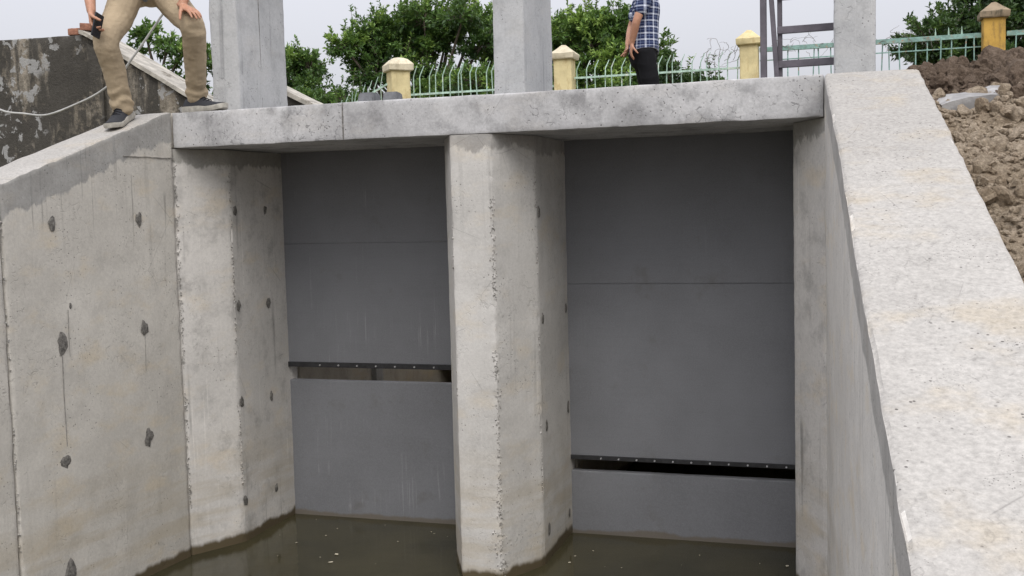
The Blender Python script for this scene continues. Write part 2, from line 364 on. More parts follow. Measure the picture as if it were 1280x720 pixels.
def cloth(name, c, sc=180, wr=.25):
    g = G(name); n = g.noise(sc, 3, .6); w_ = g.noise(7, 5, .6); col = g.mix(g.step(w_, .3, .7), tuple(x*.84 for x in c), tuple(x*1.08 for x in c))
    col = g.mix(g.math('MULTIPLY', n, .25), col, tuple(x*.6 for x in c)); g.bump(g.math('ADD', n, g.math('MULTIPLY', g.noise(16, 4, .6, dist=1.2), 1.5)), wr, .012)
    return g.fin(col, .9, .15)
M_khaki = cloth('khaki_cotton', (.43, .345, .235)); M_shirt = cloth('grey_cotton', (.25, .27, .30)); M_black = cloth('black_cloth', (.012, .012, .014))
M_shoe = cloth('charcoal_knit', (.05, .052, .058), 260, .35); M_sole = plain('grey_rubber_sole', (.42, .40, .35), .75, .2, 25, .15)
M_lace = cloth('black_lace', (.03, .03, .033))
M_hair = plain('black_hair', (.012, .01, .009), .5, .3, 60, .5)
M_eye = plain('eye', (.5, .48, .45), .2, .05, 5, 0); M_iris = plain('iris', (.02, .012, .01), .2, .1, 5, 0)
def skin():
    g = G('skin'); n = g.noise(14, 5, .6); c = g.mix(g.step(n, .3, .7), (.40, .20, .125), (.48, .255, .165)); g.bump(g.noise(120, 3), .12, .004)
    m = g.fin(c, .5, .4); g.b.inputs['Subsurface Weight'].default_value = .08; g.b.inputs['Subsurface Radius'].default_value = (.02, .008, .004); return m
M_skin = skin()
def plaid():
    g = G('navy_plaid'); a = g.attr('cloth_uv', 'Vector'); u, v_ = g.z(a, 'X'), g.z(a, 'Y')
    def band(x, per, wd, off):
        f = g.math('FRACT', g.math('ADD', g.math('DIVIDE', x, per), off)); return g.math('LESS_THAN', g.math('ABSOLUTE', g.math('SUBTRACT', f, .5)), wd)
    c = g.mix(.5, (.022, .032, .085), (.018, .026, .07))
    m1 = g.math('ADD', g.math('MULTIPLY', band(u, .078, .10, 0), .5), g.math('MULTIPLY', band(v_, .062, .12, .2), .5))
    c = g.mix(m1, c, (.62, .66, .76))
    m2 = g.math('ADD', g.math('MULTIPLY', band(u, .078, .04, .42), .28), g.math('MULTIPLY', band(v_, .062, .05, .66), .28))
    c = g.mix(m2, c, (.32, .40, .60)); g.bump(g.noise(18, 4, .6, dist=1), .3, .012)
    return g.fin(c, .9, .15)
M_plaid = plaid()
M_phone = plain('black_phone', (.015, .015, .017), .2, .1, 4, 0); M_screen = plain('phone_glass', (.02, .022, .028), .05, .1, 3, 0)
M_cable = plain('grey_cable', (.42, .42, .40), .6, .15, 12, .05)
M_debris = plain('floating_flecks', (.50, .46, .36), .8, .3, 30, 0)

# ---------------------------------------------------------------- measures (metres; water level is z = 0)
XA, XB, XC, XD = 0.0, 1.508, 2.082, 3.565           # gate openings XA-XB and XC-XD in the plane y = 0
YF = -1.02; Y1 = -.68; CH = .18                      # front of the deck, end of the straight jamb, chamfer width
ZB, ZT = 2.605, 2.824                                # underside and top of the deck
FL = R(4); GZ = 2.85

# ---------------------------------------------------------------- ground and water
def sheet(name, xs, ys, fn, mat, smooth=80):
    bm = bmesh.new(); rows = [[bm.verts.new((x, y, fn(x, y))) for x in xs] for y in ys]
    for a, b in zip(rows, rows[1:]):
        for i in range(len(xs)-1): bm.faces.new((a[i], a[i+1], b[i+1], b[i]))
    return tagp(put(name, mesh_of(bm, name, smooth), mat), kind='structure')   # smooth=None leaves facets
sheet('ground', [-900, -60, -14, -8, -4, -2, 0, 2, 4, 6, 10, 20, 60, 900], [2.82, 6, 10, 14, 20, 30, 60, 200, 1200], lambda x, y: GZ+.02*noise.noise(V((x, y, 0))*.3), M_ground)
sheet('water', [-60, -12, -4, 0, 1.8, 3.6, 8, 60], [-150, -40, -10, -4, -1, 0, 3, 8.2], lambda x, y: 0, M_water)
def zl(d): return ZT if d < .06 else ZT-.004-.345*(d-.06) if d < 1.28 else ZT-.425-.33*(d-1.28)
def zr(d): return ZT-.37*max(0, d-.02)
def lefth(x, y): return min(max(zl(max(0, YF-y))-.45, -.3), 2.35)+.05*noise.noise(V((x, y, 0))*1.1) - (.6 if x > -.3 else 0)
sheet('left_bank', [-900, -80, -30, -12, -8, -6, -5, -4, -3, -2.5, -2, -1.6, -1.2, -.9, -.7, -.5], [-150, -60, -20, -12, -9, -7.5, -6, -5, -4, -3, -2.5, -2, -1.5, -1, -.5, 0, 1, 2, 2.83], lefth, M_ground)

def soil_h(x, y):
    e = 2.62+.335*(y+.9) if y < -.5 else 2.754+.115*(y+.5) if y < 3 else 3.156-.35*(y-3)
    e = max(e, .25)
    e += .05*max(0, min(1, (y+.2)/2))*(x-4.5) if x < 8 else .175*max(0, min(1, (y+.2)/2))
    q = V((x, y, 0)); k = .35+.65*max(0, min(1, (y+.9)/.8))
    e += .10*k*noise.noise(q*1.7)+.05*k*noise.noise(q*4.3+V((3, 1, 0)))+.07*k*abs(noise.noise(q*8))+.030*noise.noise(q*13)+.026*abs(noise.noise(q*23))+.016*noise.noise(q*41)
    if y < -.6: e += .05*noise.noise(q*5.1)+.055*abs(noise.noise(q*9.7))-.02
    return e
xs = [4.02+.025*i for i in range(60)]+[5.52+.05*i for i in range(34)]+[7.3, 7.5, 7.8, 8.3, 9, 10, 12, 16, 30, 80, 900]
ys = [-150, -60, -25, -14, -10, -8, -7, -6.5, -6]+[-5.5+.25*i for i in range(5)]+[-4.2+.025*i for i in range(312)]+[3.7, 4, 4.4, 5]
soil = sheet('soil_bank', xs, ys, soil_h, M_sand, None)
# the freshly dug brown heap: upper part of the same bank takes the brown earth
soil.data.materials.append(M_clod)
for p in soil.data.polygons:
    if p.center.y > -.85+.35*noise.noise(p.center*1.5)+.12*noise.noise(p.center*6): p.material_index = 1

def clodmesh(i, sub, lump):
    bm = bmesh.new(); bmesh.ops.create_icosphere(bm, subdivisions=sub, radius=1)
    for v in bm.verts:
        c = v.co.copy(); v.co *= 1+lump*noise.noise(c*1.3+V((i*7, 0, 0)))+lump*.6*noise.noise(c*3.1+V((0, i*5, 0)))+.16*noise.noise(c*6+V((i, i, 0)))+.10*noise.noise(c*13+V((i, 0, i))); v.co.z *= .78
    return mesh_of(bm, 'clod')
clods = [clodmesh(i, 3, .38) for i in range(5)]; pebbles = [clodmesh(i+9, 2, .3) for i in range(4)]
for m_ in clods: m_.materials.append(M_clod)
for m_ in pebbles: m_.materials.append(M_sand)
rs = random.Random(11); n = 0
while n < 290:
    y = rs.uniform(-.95, 3.3); x = rs.uniform(4.25, 4.95+.20*(y+1.2)); 
    if y < -.5 and x < 4.62: continue
    s = rs.choice([.03, .04, .05, .055, .065, .08, .11])*rs.uniform(.8, 1.25)
    put('clod', rs.choice(clods), None, soil, (x, y, soil_h(x, y)+s*.35), (rs.uniform(0, 6), rs.uniform(0, 6), rs.uniform(0, 6)), (s, s*rs.uniform(.7, 1.1), s*rs.uniform(.7, 1))); n += 1
n = 0
while n < 190:
    y = rs.uniform(-3.8, -.5); x = rs.uniform(4.22+.035*(-1-y), 4.9+.02*y)
    s = rs.choice([.012, .018, .025, .032, .042, .055])*rs.uniform(.8, 1.3)
    put('pebble', rs.choice(pebbles), None, soil, (x, y, soil_h(x, y)+s*.25), (rs.uniform(0, 6), rs.uniform(0, 6), rs.uniform(0, 6)), (s, s*rs.uniform(.7, 1.2), s*.7)); n += 1
rs = random.Random(77); cv = {0: ([], []), 1: ([], [])}
ico = bmesh.new(); bmesh.ops.create_icosphere(ico, subdivisions=1, radius=1); ico.verts.ensure_lookup_table(); IV = [v.co.copy() for v in ico.verts]; IF = [[v.index for v in f.verts] for f in ico.faces]; ico.free()
for i in range(9000):
    y = rs.uniform(-4.1, 3.2); x = rs.uniform(4.2+.035*(-1-min(y, -1)), 4.95+.17*(y+1.3) if y > -1.3 else 4.95)
    k = 1 if y > -.85+.35*noise.noise(V((x, y, 2))*1.5) else 0; vv, ff = cv[k]; b0 = len(vv); s_ = rs.choice([.006, .008, .010, .013, .018, .024])*rs.uniform(.7, 1.3)
    M3 = Matrix.Rotation(rs.uniform(0, 6), 3, 'Z') @ Matrix.Rotation(rs.uniform(0, 6), 3, 'X'); P0 = V((x, y, soil_h(x, y)+s_*.3))
    for q in IV: vv.append(P0+M3 @ (V((q.x, q.y*.8, q.z*.65))*s_*rs.uniform(.65, 1.25)))
    ff.extend([[a+b0 for a in f] for f in IF])
for k, m_ in ((0, M_sand), (1, M_clod)):
    me = bpy.data.meshes.new('crumbs'); me.from_pydata(cv[k][0], [], cv[k][1]); tagp(put('crumbs', me, m_, soil), kind='stuff')
# pale slab lying on the earth
bm = bmesh.new(); bbox(bm, -.19, .19, -.14, .14, -.035, .035); bmesh.ops.subdivide_edges(bm, edges=bm.edges[:], cuts=7, use_grid_fill=True)
for v in bm.verts: v.co += V(noise.noise_vector(v.co*7))*.022+V(noise.noise_vector(v.co*25))*.006
tagp(put('stone_slab', mesh_of(bm, 'stone_slab', 45), M_stone, loc=(4.47, -.74, 2.67), rot=(R(12), R(-7), R(10))), 'pale grey broken stone slab lying on the earth beside the right wall', 'stone slab')

# ---------------------------------------------------------------- left wing wall with its jamb
def outd(side, d, off, z):
    """point at distance d along the flared wall, off behind its inner face"""
    s, c = math.sin(FL), math.cos(FL)
    return (-CH-s*d-c*off, YF-c*d+s*off, z) if side < 0 else (XD+CH+s*d+c*off, YF-c*d+s*off, z)
wl = empty('wing_wall', (-.3, -1.4, 0), 'stained grey concrete wing wall with tie holes at the left, under the standing man', 'wing wall')
def wingmesh(side, d0, d1, th, zf):
    fn = lambda u, v, w_: outd(side, u, v, -.5+w_*(zf(u)+.5))
    L = lambda p: zf(max(0, (YF-p.y)/math.cos(FL)))
    H = zf(d0)+.5
    return hexa('wing', grid_axis(d0, d1, .045), grid_axis(0, th, .06), [x/H for x in grid_axis(0, H, .05)], fn, .004, .010, ztop=L, freq=8)
def darkened_top(o):  # upward faces take the darkened copy, countering the light falling on them
    o.data.materials.append(M_top)
    for p in o.data.polygons:
        if p.normal.z > .6: p.material_index = 1
    return o
child(darkened_top(put('wing_panel', wingmesh(-1, .004, 1.368, .31, zl), M_wing)), wl)
child(darkened_top(put('wing_panel', wingmesh(-1, 1.376, 5.2, .31, zl), M_wing)), wl)
child(put('jamb', prism('jamb', [(-.62, .12), (-.62, YF+.004), (-CH, YF+.004), (0, Y1), (0, .12)][::1], -.5, ZB-.003, .05, .04, .003, .006, {2: .008, 3: .006}), M_jamb), wl)
child(put('abutment', hexa('abutment', grid_axis(-.62, -CH-.012, .06), grid_axis(YF+.006, .62, .08), grid_axis(ZB+.002, ZT, .05), lambda u, v, w_: (u, v, w_), .003, .008), M_wing), wl)
# construction joint just under the deck
bm = bmesh.new()
pts = [outd(-1, .004+.05*i, -.003, 2.541+.003*noise.noise(V((i*.7, 0, 0)))) for i in range(10)]
for a, b in zip(pts, pts[1:]): bar(bm, a, b, .007, .004)
child(put('construction_joint', mesh_of(bm, 'construction_joint'), M_drip), wl)

def patchmesh(seed, rx, rz, th=.0025):
    r_ = random.Random(seed); bm = bmesh.new(); n = 13
    rad = [1+.55*noise.noise(V((math.cos(2*math.pi*k/n)*1.3, math.sin(2*math.pi*k/n)*1.3, seed*3.1)))+r_.uniform(-.12, .12) for k in range(n)]
    P = [(rx*rad[k]*math.cos(2*math.pi*k/n), rz*rad[k]*math.sin(2*math.pi*k/n)) for k in range(n)]
    a = [bm.verts.new((x, 0, z)) for x, z in P]; b = [bm.verts.new((x*.86, -th, z*.86)) for x, z in P]; c = bm.verts.new((0, -th*.4, 0))
    for k in range(n):
        bm.faces.new((a[k], a[(k+1) % n], b[(k+1) % n], b[k])); bm.faces.new((b[k], b[(k+1) % n], c))
    return mesh_of(bm, 'tie_patch', 50)
def tie(parent, p, yawz, seed, rx=.028, rz=.040):
    o = put('tie_patch', patchmesh(seed, rx, rz), M_tie, None, p, (0, 0, yawz)); child(o, parent)
wr_ = R(90)-FL     # the patch's -y axis must face +x
for i, (d, z, k) in enumerate([(1.028, 2.154, .8), (.346, 2.172, .9), (1.001, 1.505, 1.25), (.345, 1.511, 1), (1.021, .846, 1), (.352, .846, 1.15), (1.037, .234, 1.3), (.93, 1.70, .35), (1.7, 2.15, 1), (1.7, 1.5, 1), (1.7, .85, 1)]):
    tie(wl, outd(-1, d, -.003, z), wr_, i, .032*k, .046*k)
for i, (y, z, k) in enumerate([(-.635, 2.203, .9), (-.25, 2.207, .8), (-.637, 1.58, .85), (-.259, 1.561, .9), (-.655, .933, .9), (-.269, .912, .8), (-.655, .276, .9), (-.256, .256, .7)]):
    tie(wl, (.003, y, z), R(90), 20+i, .027*k, .042*k)
# dark runs below two of the tie holes
def drip(parent, side, d, z0, z1, w0, seed):
    bm = bmesh.new(); prev = None; N = 22
    for i in range(N+1):
        z = z0+(z1-z0)*i/N; dd = d+.010*noise.noise(V((seed, z*3, 0))); w_ = w0*(.55+.6*abs(noise.noise(V((seed*2, z*7, 1)))))
        cur = (bm.verts.new(outd(side, dd-w_/2, -.0035, z)), bm.verts.new(outd(side, dd+w_/2, -.0035, z)))
        if prev: bm.faces.new((prev[0], prev[1], cur[1], cur[0]))
        prev = cur
    child(put('drip_stain', mesh_of(bm, 'drip_stain'), M_drip), parent)
for a in [(1.01, 1.47, .93, .010, 1), (.95, 1.68, 1.42, .006, 4), (.345, 1.47, 1.25, .005, 15)]: drip(wl, -1, *a)

# ---------------------------------------------------------------- right wing wall
wr = empty('wing_wall', (XD+.3, -1.4, 0), 'pale concrete wing wall with broad sloping top at the right, beside the earth bank', 'wing wall')
child(darkened_top(put('wing_panel', wingmesh(1, .004, 5.6, .455, zr), M_wingr)), wr)
child(put('jamb', prism('jamb', [(XD+.62, .12), (XD, .12), (XD, Y1), (XD+CH, YF+.004), (XD+.62, YF+.004)], -.5, ZB-.003, .05, .05, .003, .006, {2: .004, 3: .004}), M_jamb), wr)
child(put('abutment', hexa('abutment', grid_axis(XD+CH+.012, XD+.62, .06), grid_axis(YF+.006, .62, .08), grid_axis(ZB+.002, ZT, .05), lambda u, v, w_: (u, v, w_), .003, .008), M_top), wr)

# ---------------------------------------------------------------- middle pier
pier = empty('pier', ((XB+XC)/2, -.5, 0), 'whitish concrete centre pier with angled nose and broken edge between the two gates', 'pier')
c = .163
child(put('shaft', prism('shaft', [(XB, .12), (XB, Y1), (XB+c, YF+.003), (XC-c, YF+.003), (XC, Y1), (XC, .12)], -.5, ZB-.003, .04, .022, .003, .006, {3: .010, 4: .004}), M_pier), pier)
for i, (y, z, k) in enumerate([(-.64, 2.149, .8), (-.608, 1.505, .75), (-.06, 1.514, .8), (-.576, .841, .8), (-.06, .864, .9), (-.576, .2, .9), (-.08, .16, .7)]):
    tie(pier, (XC+.003, y, z), R(90), 40+i, .027*k, .045*k)
# honeycombed concrete along the arrises: small lumps and voids
def broken(parent, px, py, n1, n2, z0, z1, count, sp, mat, seed, thr=-.12, foot=0):
    rs = random.Random(seed); A, D = bmesh.new(), bmesh.new(); n1, n2 = V(n1).normalized(), V(n2).normalized()
    for i in range(count):
        z = rs.uniform(z0, z1)
        if noise.noise(V((seed, 0, z*2.3))) < thr and z > foot: continue
        t = rs.gauss(0, sp*(3 if z < foot else 1)); off = (n1 if t < 0 else n2)*abs(t); s = rs.uniform(.002, .0052)*(1.3 if z < foot else 1)
        dark = rs.random() < .22
        r = bmesh.ops.create_icosphere(D if dark else A, subdivisions=1, radius=s, matrix=Matrix.Translation((px+off.x, py+off.y, z)) @ Matrix.Diagonal((1, 1, 1.5, 1)))
        for v in r['verts']: v.co += V(noise.noise_vector(v.co*150))*s*.7
    tagp(child(put('broken_edge', mesh_of(A, 'broken_edge'), mat), parent), kind='stuff'); tagp(child(put('broken_edge', mesh_of(D, 'broken_edge'), M_drip), parent), kind='stuff')
dch = (c, Y1-YF, 0); broken(pier, XC-c, YF+.004, (-1, 0, 0), dch, .0, 2.35, 420, .010, M_pier, 3, -.2, .3)
broken(pier, XC-.002, Y1, (-dch[0], -dch[1], 0), (0, 1, 0), .1, 2.4, 150, .005, M_pier, 4, .0)
broken(pier, XB+c, YF+.004, (1, 0, 0), (-c, Y1-YF, 0), .05, 2.3, 60, .005, M_pier, 5, .1)
broken(wl, -CH+.002, YF+.004, (-.07, -1, 0), (CH, Y1-YF, 0), .1, 2.5, 260, .007, M_jamb, 6, -.2)
broken(wl, .001, Y1, (-CH, YF-Y1, 0), (0, 1, 0), .1, 2.5, 220, .006, M_jamb, 7, -.15)
broken(wl, *outd(-1, 1.372, -.001, 0)[:2], (0, -1, 0), (0, 1, 0), .1, 2.35, 90, .004, M_wing, 8, .0)
o = child(put('rear_wall', hexa('rear_wall', grid_axis(XB, XC, .1), grid_axis(.16, 7.9, .3), grid_axis(-.5, 1.75, .15), lambda u, v, w_: (u, v, w_), .003, .006), M_cham), pier)

# ---------------------------------------------------------------- deck slab
deck = put('deck_slab', hexa('deck_slab', grid_axis(-CH+.004, XD+CH-.004, .05), grid_axis(YF, -.012, .06), grid_axis(ZB, ZT, .03), lambda u, v, w_: (u, v, w_), .0025, .005, 8), M_deck)
tagp(deck, 'rough grey concrete deck beam spanning both gates', 'deck beam')
bm = bmesh.new()
for z in range(11): 
    a = V((1.0+.004*noise.noise(V((0, z, 0))), YF-.0005, ZB+.006+.019*z)); bar(bm, a, a+V((.003*noise.noise(V((z, 3, 0))), 0, .0195)), .005, .006)
child(put('construction_joint', mesh_of(bm, 'construction_joint'), M_tie), deck)
d2 = put('rear_slab', hexa('rear_slab', grid_axis(-CH+.004, XD+CH-.004, .08), grid_axis(.115, .62, .08), grid_axis(ZB, ZT, .06), lambda u, v, w_: (u, v, w_), .003, .006), M_deck); child(d2, deck)
shade_slab = put('rear_slab', hexa('rear_slab', grid_axis(1.8, XD+.3, .12), grid_axis(.63, 2.79, .12), grid_axis(ZB, ZT, .06), lambda u, v, w_: (u, v, w_), .003, .006), M_deck); child(shade_slab, deck)  # added unseen slab that keeps the gap under the right gate dark

# ---------------------------------------------------------------- chamber behind the gates (old culvert)
cul = empty('culvert', (1.8, 2.8, 0), 'dim beige culvert chamber seen through the gaps under the gates', 'culvert')
child(put('side_wall', hexa('side_wall', grid_axis(-.6, 0, .2), grid_axis(.16, 7.9, .25), grid_axis(-.5, 2.5, .15), lambda u, v, w_: (u, v, w_), .004, .006), M_cham), cul)
child(put('side_wall', hexa('side_wall', grid_axis(XD, XD+.6, .2), grid_axis(.16, 7.9, .25), grid_axis(-.5, 2.5, .15), lambda u, v, w_: (u, v, w_), .004, .006), M_cham), cul)
child(put('pilaster', boxmesh('pilaster', 0, .05, 1.36, 1.50, -.5, 2.4, bev=.008), M_wing), cul)
child(put('head_wall', boxmesh('head_wall', -.62, XD+.62, 2.8, 3.05, .78, 2.84, bev=.01), M_cham), cul)  # lower edge brought down so that the culvert behind stays dark
child(put('back_wall', boxmesh('back_wall', -.6, XD+.6, 7.95, 8.15, -.5, 2.5), M_cham), cul)

# ---------------------------------------------------------------- gates
def gate(x0, x1, z_seal, z_seam, z_top, strip, nb, label, mat):
    g = empty('sluice_gate', ((x0+x1)/2, .05, z_seal), label, 'sluice gate')
    def sheetpart(za, zb):
        me = hexa('gate_sheet', grid_axis(x0-.03, x1+.03, .12, .004), grid_axis(.0, .05, .05, .002), grid_axis(za, zb, .12, .004), lambda u, v, w_: (u, v+.0025*noise.noise(V((u*1.1, 0, w_*1.3))), w_), .0006, .0015)
        child(put('gate_sheet', me, mat), g)
    sheetpart(z_seal+strip*.4, z_seam-.001); sheetpart(z_seam+.001, z_top)
    # weld bead in the seam
    bm = bmesh.new(); N = 60
    for i in range(N):
        a = x0-.02+(x1-x0+.04)*i/N; b = x0-.02+(x1-x0+.04)*(i+1)/N
        bar(bm, (a, -.0005, z_seam+.0012*noise.noise(V((a*9, 0, 0)))), (b, -.0005, z_seam+.0012*noise.noise(V((b*9, 0, 0)))), .003, .002)
    child(put('seam', mesh_of(bm, 'seam'), mat), g)
    s = child(put('seal_strip', boxmesh('seal_strip', x0-.02, x1+.02, -.016, -.003, z_seal, z_seal+strip, bev=.002), M_rubber), g)
    bm = bmesh.new(); bmesh.ops.create_cone(bm, cap_ends=True, segments=8, radius1=.0065, radius2=.005, depth=.012, matrix=Matrix.Rotation(R(90), 4, 'X')); bme = mesh_of(bm, 'bolt'); bme.materials.append(M_bolt)
    for i in range(nb):
        x = x0+(x1-x0)*(.14+.80*i/(nb-1)) if nb == 11 else x0+(x1-x0)*(.17+.77*i/(nb-1))
        o = put('bolt', bme, None, None, (x, -.02, z_seal+strip*.45)); o.parent = s; o.location = o.location-g.location-s.location
    return g
gate(XA, XB, 1.082, 1.962, 2.79, .036, 9, 'left dark grey gate sheet with white drip marks, raised the higher of the two', M_gate)
gate(XC, XD, .505, 1.669, 2.79, .028, 11, 'right dark grey gate sheet with faint mid seam, lowered nearly to its sill plate', M_gate2)
def sill(x0, x1, zt, label, mat):
    me = hexa('sill_plate', grid_axis(x0-.03, x1+.03, .05, .004), grid_axis(.004, .06, .05, .002), grid_axis(-.45, zt, .1, .004), lambda u, v, w_: (u, v, w_), .0012, .004)
    tagp(put('sill_plate', me, mat), label, 'sill plate')
sill(XA, XB, .985, 'grey fixed plate rising from the water under the left gate', M_gate)
sill(XC, XD, .424, 'low grey fixed plate in the water under the right gate', M_gate2)

# ---------------------------------------------------------------- columns on the deck
def column(x0, x1, label):
    e = empty('column', ((x0+x1)/2, .1, ZT), label, 'column', 'concrete columns on the deck')
    child(put('shaft', hexa('shaft', grid_axis(x0, x1, .05), grid_axis(-.25, .42, .05), grid_axis(ZT-.002, 5.2, .06), lambda u, v, w_: (u, v, w_), .003, .007), M_col), e)
    return e
cl_ = column(-.372, -.158, 'smooth grey concrete column standing behind the man in khaki trousers')
child(put('form_line', boxmesh('form_line', -.1605, -.1565, .045, .050, ZT, 5.1), M_tie), cl_)
column(1.695, 1.90, 'grey concrete column above the centre pier')
column(3.772, 4.003, 'pitted grey concrete column on the right wall beside the steel frame')

# steel frame beside the right column
fr = empty('steel_frame', (3.55, .1, ZT), 'dark purple grey steel frame with rungs beside the right column', 'steel frame')
def sbar(name, a, b, wx, wy): 
    bm = bmesh.new(); bar(bm, a, b, wx, wy); bmesh.ops.bevel(bm, geom=bm.edges[:], offset=.003, segments=1, affect='EDGES'); child(put(name, mesh_of(bm, name), M_steel), fr)
sbar('post', (3.349, .1, ZT), (3.349, .1, 4.6), .038, .05)
sbar('stile', (3.446, .13, ZT), (3.446, .13, 4.6), .028, .05)
sbar('brace', (3.437, .085, ZT), (3.375, .085, 3.80), .030, .02)
for z in (3.021, 3.229, 3.434, 3.64, 3.85): sbar('rung', (3.432, .10, z), (3.772, .10, z+.001), .03, .044)

# two grey chamfered blocks behind the deck edge
for i, (x, w_, h, lab) in enumerate([(.565, .165, .20, 'small dark grey block on the deck, farther from the cream fence post'), (.748, .155, .195, 'small dark grey block on the deck, right next to the cream fence post')]):
    bm = bmesh.new(); v = bbox(bm, -w_/2, w_/2, -.09, .09, 0, h)
    for q in v:
        if q.co.z > h*.9: q.co.x *= .66; q.co.y *= .7
    bmesh.ops.bevel(bm, geom=bm.edges[:], offset=.008, segments=2, affect='EDGES')
    tagp(put('concrete_block', mesh_of(bm, 'concrete_block', 40), M_grey, loc=(x, .3, ZT+.001), rot=(0, 0, .15*i)), lab, 'block')

# ---------------------------------------------------------------- old wall at the left
ow_ = empty('old_wall', (-3, 1.1, 1.4), 'black mouldy old plastered wall with peeling patches at the far left', 'wall')
def profile(name, P, y0, y1, mat, cell=.06, amp=.012):
    """solid with XZ outline given as columns (x, z bottom, z top)"""
    bm = bmesh.new()
    xs_ = grid_axis(P[0][0], P[-1][0], cell)
    def zt(x):
        for a, b in zip(P, P[1:]):
            if a[0] <= x <= b[0]: t = (x-a[0])/(b[0]-a[0]); return a[1]+(b[1]-a[1])*t, a[2]+(b[2]-a[2])*t
        return P[-1][1:]
    me = hexa(name, xs_, grid_axis(y0, y1, .1), [i/24 for i in range(25)], lambda u, v, w_: (u, v, zt(u)[0]+(zt(u)[1]-zt(u)[0])*w_), amp*.5, amp, 5); bm.free()
    return put(name, me, mat)
child(profile('wall_body', [(-7.5, 1.4, 3.84), (-2.44, 1.4, 3.755), (-2.40, 1.4, 3.735), (-1.30, 1.4, 3.09)], 1.0, 1.32, M_old), ow_)
child(profile('coping', [(-2.44, 3.760, 3.795), (-2.38, 3.738, 3.778), (-1.28, 3.094, 3.134)], .955, 1.36, M_coping, .05, .008), ow_)
child(profile('buttress', [(-2.37, 1.4, 3.68), (-2.22, 1.4, 3.59)], .965, 1.01, M_old, .05, .008), ow_)
ow2 = empty('old_wall', (-1.2, 2.3, 2.8), 'short old sloping wall with beige coping showing right of the left column', 'wall')
child(profile('wall_body', [(-1.80, 2.4, 3.60), (-.80, 2.4, 3.10)], 2.2, 2.4, M_old), ow2)
child(profile('coping', [(-1.80, 3.602, 3.65), (-.77, 3.086, 3.135)], 2.15, 2.45, M_coping, .05, .006), ow2)
for i, (x, ry, lab) in enumerate([(-2.545, 0, 'reddish old brick on top of the mouldy wall, the left of the pair'), (-2.43, .06, 'reddish old brick on top of the mouldy wall, nearer the man\'s hand')]):
    bm = bmesh.new(); bbox(bm, -.055, .055, -.10, .10, 0, .06, bev=.006); bmesh.ops.subdivide_edges(bm, edges=bm.edges[:], cuts=2, use_grid_fill=True)
    for v in bm.verts: v.co += V(noise.noise_vector(v.co*20+V((i*3, 0, 0))))*.005
    tagp(put('brick', mesh_of(bm, 'brick', 45), M_brick, loc=(x, 1.12, 3.762+i*.032), rot=(0, ry, .1*i)), lab, 'brick')

# ---------------------------------------------------------------- fence on the embankment
FY = 9.0
def post(x, wd, zt, mat, capm, label, rot=0, h=1.5, dome=False):
    e = empty('fence_post', (x, FY, GZ), label, 'fence post'); e.rotation_euler.z = rot
    put('shaft', hexa('shaft', grid_axis(-wd/2, wd/2, .06), grid_axis(-wd/2, wd/2, .06), grid_axis(-.1, zt-GZ-.20, .08), lambda u, v, w_: (u, v, w_), .004, .012), mat, e)
    bm = bmesh.new(); a = wd/2+.045; z = zt-GZ
    L = [(a*.93, z-.215), (a, z-.20), (a*1.02, z-.115), (a*.90, z-.09), (a*.62, z-.035), (a*.30, z-.004), (.02, z)]
    if not dome: L = [(a*.93, z-.215), (a, z-.20), (a*1.02, z-.13), (a*.55, z-.06), (.03, z)]
    rings = []
    for s, zz in L:
        pr = []
        for cx, cy, dx, dy in ((-1, -1, 1, 0), (1, -1, 0, 1), (1, 1, -1, 0), (-1, 1, 0, -1)):
            for t in range(4): p = V((cx*s+dx*2*s*t/4, cy*s+dy*2*s*t/4, zz)); pr.append(bm.verts.new(p+V(noise.noise_vector(p*9+V((x, 0, 0))))*.010))
        rings.append(pr)
    for A, B in zip(rings, rings[1:]):
        for k in range(16): bm.faces.new((A[k], A[(k+1) % 16], B[(k+1) % 16], B[k]))
    bm.faces.new(rings[0][::-1]); bm.faces.new(rings[-1]); put('cap', mesh_of(bm, 'cap', 35), capm, e)
post(-2.965, .30, 4.57, M_yel, M_cap, 'ochre fence post with rounded cream cap between the left and middle columns', R(40), dome=True)
post(-.27, .27, 4.575, M_yel, M_cap, 'pale yellow fence post with pointed cap just right of the middle column')
post(2.44, .25, 4.60, M_yel, M_yel, 'pale yellow fence post left of the steel frame')
post(5.62, .27, 4.73, M_yel2, M_capd, 'orange ochre fence post with mossy dark cap above the earth bank')
def bentbar(name, zb, zk, zt, r, lean=.07, leany=.0, n=5):
    return tubemesh(name, [(0, 0, zb), (0, 0, zk), (.012*lean/.07, leany*.2, zk+.03), (lean, leany, zt)], [r, r, r, r*.7], n, 1, 60)
def span(x0, x1, step, bme, rails, label, mat, zfun=None, spikes=None):
    e = empty('fence', ((x0+x1)/2, FY, GZ), label, 'fence')
    zf = zfun or (lambda x: 0); k = 0; x = x0+step*.5; rs_ = random.Random(int(x0*100))
    bme = bme if isinstance(bme, list) else [bme]
    for m_ in bme:
        if not m_.materials: m_.materials.append(mat)
    while x < x1-step*.3:
        o = put('bar', bme[k % len(bme)], None, e, (x-e.location.x, rs_.uniform(-.006, .006), zf(x)), (rs_.gauss(0, .03), rs_.gauss(0, .022), rs_.gauss(0, .35))); x += step; k += 1
    for z, wd, ht in rails:
        bm = bmesh.new(); bar(bm, (x0-e.location.x, 0, z-GZ+zf(x0)), (x1-e.location.x, 0, z-GZ+zf(x1)), wd, ht); put('rail', mesh_of(bm, 'rail'), mat, e)
    if spikes:
        sm = tubemesh('spike', [(0, 0, 0), (0, 0, .10)], [.013, .003], 5); sm.materials.append(M_green); x = spikes
        while x < x1-.08: put('spike', sm, None, e, (x-e.location.x, 0, 4.345-GZ)); x += .165
    return e
